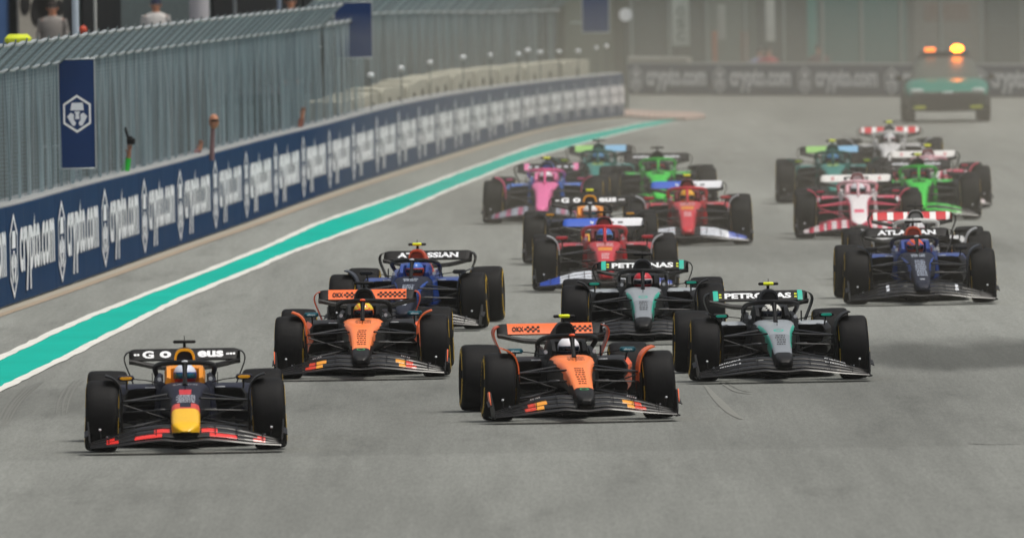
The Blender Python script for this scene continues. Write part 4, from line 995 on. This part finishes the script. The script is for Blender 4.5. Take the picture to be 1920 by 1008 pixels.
def stander(loc, jac, leg, label, face=0, arms='down', sc_=1.0, hat=None):
    J = {'pelvis': ((0, 0, .95), .13, None, .8), 'belly': ((0, 0, 1.1), .13, 'pelvis', .75), 'chest': ((0, 0, 1.35), .16, 'belly', .65), 'neck': ((0, 0, 1.5), .06, 'chest'), 'head': ((0, -.02, 1.62), .085, 'neck'), 'crown': ((0, -.01, 1.70), .075, 'head')}
    for n_, sx in (('l', -1), ('r', 1)):
        J[n_+'sh'] = ((sx*.19, 0, 1.42), .06, 'chest'); J[n_+'hip'] = ((sx*.1, 0, .9), .09, 'pelvis'); J[n_+'kn'] = ((sx*.11, -.02, .5), .06, n_+'hip'); J[n_+'an'] = ((sx*.11, 0, .09), .045, n_+'kn'); J[n_+'toe'] = ((sx*.12, -.16, .04), .035, n_+'an')
        if arms == 'up' : J[n_+'el'] = ((sx*.24, -.22, 1.36), .045, n_+'sh'); J[n_+'wrist'] = ((sx*.1, -.42, 1.52), .032, n_+'el'); J[n_+'palm'] = ((sx*.08, -.46, 1.58), .034, n_+'wrist', .6); hd = ((0, -.4, .7), (-sx, 0, 0), (0, 1, 0))
        else: J[n_+'el'] = ((sx*.26, .02, 1.16), .045, n_+'sh'); J[n_+'wrist'] = ((sx*.27, -.06, .92), .032, n_+'el'); J[n_+'palm'] = ((sx*.27, -.08, .86), .034, n_+'wrist', .6); hd = ((0, -.1, -1), (-sx, 0, 0), (0, 1, 0))
        hand(J, n_, J[n_+'wrist'][0], *hd)
    o = skin_body('person', J, SKIN, 1); o.location = loc; o.rotation_euler = (0, 0, face); o.scale = (sc_,)*3
    m = MB(); m.loft([sup(0, w_, z, z, 2) if 0 else [(w_*1.18*math.cos(2*math.pi*j/18), d_*1.15*math.sin(2*math.pi*j/18), z) for j in range(18)] for z, w_, d_ in ((.86, .17, .13), (1.0, .165, .125), (1.2, .17, .125), (1.38, .195, .125), (1.46, .16, .09), (1.50, .075, .07))], jac)
    for sx in (-1, 1):
        a_, b_ = Vector(J[('l' if sx < 0 else 'r')+'sh'][0]), Vector(J[('l' if sx < 0 else 'r')+'el'][0]); c_ = Vector(J[('l' if sx < 0 else 'r')+'wrist'][0]); m.tube([a_, a_.lerp(b_, .5), b_, b_.lerp(c_, .8)], [.085, .072, .066, .05], jac, 10)
        a_, b_, c_ = [Vector(J[('l' if sx < 0 else 'r')+q][0]) for q in ('hip', 'kn', 'an')]
        m.tube([a_ + Vector((0, 0, .06)), a_, b_, c_], [.13, .125, .085, .075], leg, 10)
    fixn(m.build('clothing', o))
    m = MB(); m.ball((0, .005, 1.69), (.098, .11, .09), hat or mat('hair_dark', '#241c18', .8), 14, 8); m.build('hair' if not hat else 'cap', o)
    m = MB(); m.ball((0, -.125, 1.63), (.014, .02, .02), SKIN, 8, 6)
    for sx in (-1, 1): m.ball((sx*.035, -.105, 1.66), (.014, .01, .009), mat('eye_white', '#c8c4be', .3), 8, 5); m.ball((sx*.098, 0, 1.63), (.014, .025, .032), SKIN, 8, 6)
    m.build('face', o)
    return tag(o, label, 'person')
# clothes colours
red = mat('cloth_red', '#a8323a', .8); nav = mat('cloth_navy', '#1a2240', .8); wht = mat('cloth_white', '#c9c6c2', .8); dred = mat('cloth_dark_red', '#5a3638', .8); grn = mat('cloth_green', '#28b93a', .8); pnk = mat('cloth_dusky_pink', '#8d6e70', .8)
q = AT(1440, 86, 456); stander((q.x, 456, q.z - 1.78), red, nav, 'person in a red top standing behind the far banner wall')
q = AT(1424, 88, 457); stander((q.x, 457, q.z - 1.78), mat('cloth_lilac', '#9a9cc0', .8), nav, 'person in a pale lilac top beside the red top behind the far wall')
q = AT(1535, 82, 457); stander((q.x, 457, q.z - 1.78), dred, dred, 'person in dark red standing before the teal container')
for o_ in []: pass
# ------------------------------------------------------------------ paddock behind the near fence
pb0, pb1 = AT(-80, 0, 336), AT(660, 0, 352)
pr = empty('paddock_building', (pb0.x, pb0.y, 0), math.atan2(pb1.y - pb0.y, pb1.x - pb0.x)); LB = math.hypot(pb1.x - pb0.x, pb1.y - pb0.y)
tag(pr, 'grey building with black garage openings seen above the near fence', 'building')
m = MB(); m.box((LB/2, 2, 4), (LB, 4, 8), mat('building_grey', '#4c5758', .8, vary=.25), .05); m.build('wall', pr)
def on_b(x):  # distance along the facade of a photo column
    d = ray(x, 20); dx, dy = pb1.x - pb0.x, pb1.y - pb0.y
    den = dx * d.y - dy * d.x; return ((-pb0.x) * d.y * 0 + (pb0.y * d.x - pb0.x * d.y)) / den * LB
for x0, x1, z0, z1, col in ((-20, 12, .2, 6, '#3d5c88'), (108, 135, 2.0, 4.2, '#0b0f12'), (150, 222, 2.0, 4.1, '#0a0e11'), (395, 560, .2, 6, '#070a0e'), (565, 618, .2, 3.9, '#0c1118'), (90, 262, 0, 2.9, '#1b1d20')):
    a_, b_ = on_b(x0), on_b(x1); m = MB(); m.box(((a_+b_)/2, -.03 - .002*x0/100, (z0+z1)/2), (b_-a_, .06, z1-z0), mat('opening_' + col, col, .6), .01); m.build('garage_door', pr)
a_, b_ = on_b(8), on_b(90)
po = empty('poster_board'); po.matrix_world = pr.matrix_basis @ Matrix.Translation(((a_+b_)/2, -.3, 2.6)); hw = (b_-a_)/2
m = MB(); m.box((0, 0, 1), (hw*2, .06, 2.6), mat('poster_cream', '#98948a', .7), .01); m.build('panel', po)
m = MB(); random.seed(3)
for (u, v, ru, rv) in ((.1, 1.1, .45, .35), (-.2, .75, .3, .4), (.15, .5, .35, .25), (-.75, .9, .22, .6), (.8, .8, .18, .5), (-.1, 1.6, .3, .3), (.35, .85, .3, .4)):
    m.tube([(u*hw, -.035, v), (u*hw, -.05, v)], ru*hw, mat('poster_black', '#12110f', .7), 14, rv/ru/hw*ru*hw/ru/1.0 if 0 else 1.0)
m.build('print', po, smooth=False); tag(po, 'cream poster board with black blotchy print above the near fence', 'poster')
def pole(x0, x1, Y, mt_, label, ztop_=6):
    a_, b_ = AT(x0, 40, Y), AT(x1, 40, Y); m = MB(); r_ = (b_.x - a_.x)/2
    m.tube([(0, 0, 0), (0, 0, ztop_)], r_, mt_, 14); m.tube([(0, 0, 0), (0, 0, .03)], r_*2.2, mt_, 14)
    o = m.build('pole'); o.location = ((a_.x+b_.x)/2, Y, 0); return tag(o, label, 'pole')
pole(135, 148, 266, mat('pole_grey_white', '#b4c0cc', .5), 'thick pale grey pole rising above the near fence')
pole(175.5, 182, 270, mat('pole_pale', '#a9a9a6', .5), 'thin pale pole beside the thick one')
pole(355, 393, 330, mat('column_soft_white', '#b6b4b8', .6), 'wide soft white column in front of the black opening')
pole(437, 444, 332, mat('pole_dim', '#6f7477', .5), 'thin dim pole before the black opening')
pole(520, 528, 334, mat('pole_blue', '#8795a8', .5), 'thin bluish pole near the end of the black opening')
zdk = AT(292, 2, 330).z - 1.72
q = AT(292, 2, 330); stander((q.x, 330, zdk), wht, nav, 'person in white top and navy cap above the near fence', hat=nav)
q = AT(98, 2, 325); stander((q.x, 325, zdk), mat('cloth_grey', '#8a8580', .8), nav, 'person in grey top standing by the poster board')
q = AT(545, -4, 334); stander((q.x, 334, zdk), mat('cloth_brown', '#5a3a30', .8), nav, 'dark clothed person at the end of the black opening')
# viewing deck carrying those people
dk = MB(); zd = zdk
dk.loft([[(x, y, zd - .2) for x, y in ((-12, 320), (-4.3, 320), (-3.9, 338), (-12, 338))], [(x, y, zd) for x, y in ((-12, 320), (-4.3, 320), (-3.9, 338), (-12, 338))]], mat('deck_grey', '#24282b', .8))
for x, y in ((-11.5, 321), (-4.6, 321), (-4.3, 337), (-11.5, 337)): dk.box((x, y, zd/2 - .1), (.25, .25, zd - .2), mat('deck_grey', '#24282b', .8))
o = fixn(dk.build('viewing_deck', smooth=False)); tag(o, 'dark raised viewing deck behind the near fence', 'deck')
q = AT(34, 75, 262); m = MB(); m.ball((0, 0, 0), (.2, .5, .085), FLUO, 18, 10) if False else m.box((0, 0, 0), (.40, .7, .17), mat('high_vis_cover', '#c9d42a', .7), .06)
o = m.build('padded_cover'); o.location = q; tag(o, 'fluorescent yellow padded cover above the left end of the fence', 'cover')
m = MB(); m.ball((0, 0, 0), (.07, .07, .08), mat('beacon_orange', '#b8442a', .5), 12, 8); m.tube([(0, 0, -.05), (0, 0, -1.5)], .02, BLACK, 6); o = m.build('beacon'); o.location = AT(156, 57, 285); tag(o, 'small orange beacon between the two pale poles', 'beacon')
# photographers leaning through the fence
def leaner(x, yb, yt, jac, label, cam_=True):
    s = arc_of_px(x - 6); p, h, tg, nr = wall_at(s, -.12); top = AT(x, yt, p.y).z
    base = p + nr * (-.02); k_ = (top - h) ; J = {'pelvis': ((-.42, .15, .55), .13, None, .8), 'chest': ((-.36, .1, h - .42), .14, 'pelvis', .7), 'neck': ((-.34, .08, h - .26), .06, 'chest'), 'head': ((-.33, .05, h - .15), .08, 'neck'),
         'lhip': ((-.45, .05, .5), .09, 'pelvis'), 'lkn': ((-.42, -.35, .55), .06, 'lhip'), 'lan': ((-.45, -.3, .08), .045, 'lkn'), 'rhip': ((-.4, .25, .5), .09, 'pelvis'), 'rkn': ((-.38, .0, .1), .06, 'rhip'), 'ran': ((-.4, .5, .08), .045, 'rkn'),
         'lsh': ((-.26, -.08, h - .36), .055, 'chest'), 'lel': ((-.06, -.05, h + .03), .045, 'lsh'), 'lwrist': ((.0, -.05, h + k_*.50), .032, 'lel'), 'lpalm': ((.01, -.05, h + k_*.6), .034, 'lwrist', .6), 'rsh': ((-.40, .28, h - .36), .055, 'chest'), 'rel': ((-.4, .35, h - .6), .045, 'rsh'), 'rwrist': ((-.3, .1, h - .5), .03, 'rel')}
    hand(J, 'l', J['lwrist'][0], (.1, 0, 1), (0, -1, 0), (1, 0, 0)); o = skin_body('person', J, SKIN, 1); o.location = base
    m = MB(); a_, b_, c_ = [Vector(J[q_][0]) for q_ in ('lsh', 'lel', 'lwrist')]; m.tube([a_, b_, b_.lerp(c_, .7)], [.08, .065, .05], jac, 10)
    m.loft([[(-.38 + .16*math.cos(2*math.pi*j/16), .1 + .2*math.sin(2*math.pi*j/16), z) for j in range(16)] for z in (.5, .8, h - .3)], jac); fixn(m.build('clothing', o))
    if cam_:
        c = base + Vector((.03, -.1, h + k_*.80 + .0)); e_ = empty('camera_body', c); m = MB(); m.box((0, 0, 0), (.13, .09, .10), BLACK, .015); m.box((0, 0, .06), (.06, .07, .04), BLACK, .01); m.build('casing', e_)
        m = MB(); m.tube([(0, -.04, 0), (0, -.14, 0)], .04, BLACK, 12); m.tube([(-.04, 0, .05), (-.09, 0, .22)], .02, BLACK, 8); m.build('lens', e_); tag(e_, 'black camera held up at the fence by the green sleeved photographer', 'camera')
    tag(o, label, 'person'); return o
leaner(268, 306, 250, grn, 'photographer with green sleeve reaching through the near fence')
o = leaner(400, 280, 268, pnk, 'person in sunglasses leaning through the middle of the near fence', False)
s = arc_of_px(394); p, h, tg, nr = wall_at(s, -.12); q = AT(401, 228, p.y); m = MB(); m.ball((q.x, q.y, q.z), (.085, .10, .125), SKIN, 16, 10); 
m2 = MB(); m.tube([(q.x-.02, q.y+.02, q.z - .1), (q.x-.05, q.y+.1, h - .1)], [.04, .045], pnk, 10); ho = m.build('head', None); ho.parent = o; ho.matrix_parent_inverse = Matrix.Translation(o.location).inverted(); ho = m2.build('neck_and_sleeve', None); m2 = MB(); ho.parent = o; ho.matrix_parent_inverse = Matrix.Translation(o.location).inverted()
m2.box((q.x + .02, q.y - .095, q.z + .02), (.13, .03, .035), BLACK, .01); ho = m2.build('sunglasses', None); ho.parent = o; ho.matrix_parent_inverse = Matrix.Translation(o.location).inverted()
leaner(590, 226, 190, mat('cloth_terracotta', '#8a5a4c', .8), 'person with bare raised arm near the end of the near fence', False)

# ------------------------------------------------------------------ air
hz = MB(); hz.box((0, 300, 7), (300, 1000, 16.2), None) if False else None
def volbox(name, x0, x1, y0, y1, z0, z1, dens, col, aniso=0.2):
    m = MB(); mt_ = bpy.data.materials.new(name); mt_.use_nodes = True; n = mt_.node_tree; n.nodes.remove(n.nodes['Principled BSDF'])
    v = n.nodes.new('ShaderNodeVolumePrincipled'); v.inputs['Density'].default_value = dens; v.inputs['Color'].default_value = tuple(col) + (1,); v.inputs['Anisotropy'].default_value = aniso
    n.links.new(v.outputs[0], n.nodes['Material Output'].inputs['Volume'])
    m.box(((x0+x1)/2, (y0+y1)/2, (z0+z1)/2), (x1-x0, y1-y0, z1-z0), mt_); o = m.build(name, smooth=False); return o
tag(volbox('haze', -400, 400, -30, 620, -1.0, 9.5, .00008, (.85, .84, .80)), 'thin pale haze in the air', 'haze', kind='stuff')
DP = [wall_at(WL * f, -.9)[0] for f in (0, .2, .4, .5, .6, .7, .8, .9, 1)]; DP = [(p.x, max(216.0, p.y)) for p in DP]
DP = [(-.6, 216.0), (-1.9, 262.0)] + [p for p in DP if p[1] > 306] + [(DP[-1][0] - 4, 474), (70, 474), (70, 216)]
o = volbox('dust_cloud', -1, 1, -1, 1, -1, 1, .0025, (.63, .59, .50)); mt_ = o.data.materials[0]; dm = MB()
dm.loft([[(x, y, -.5) for x, y in DP], [(x, y, 3.3) for x, y in DP]], mt_); o2 = fixn(dm.build('dust_cloud', smooth=False)); bpy.data.objects.remove(o); o2.name = 'dust_cloud'
tag(o2, 'warm grey dust hanging behind the leading cars', 'dust', kind='stuff')
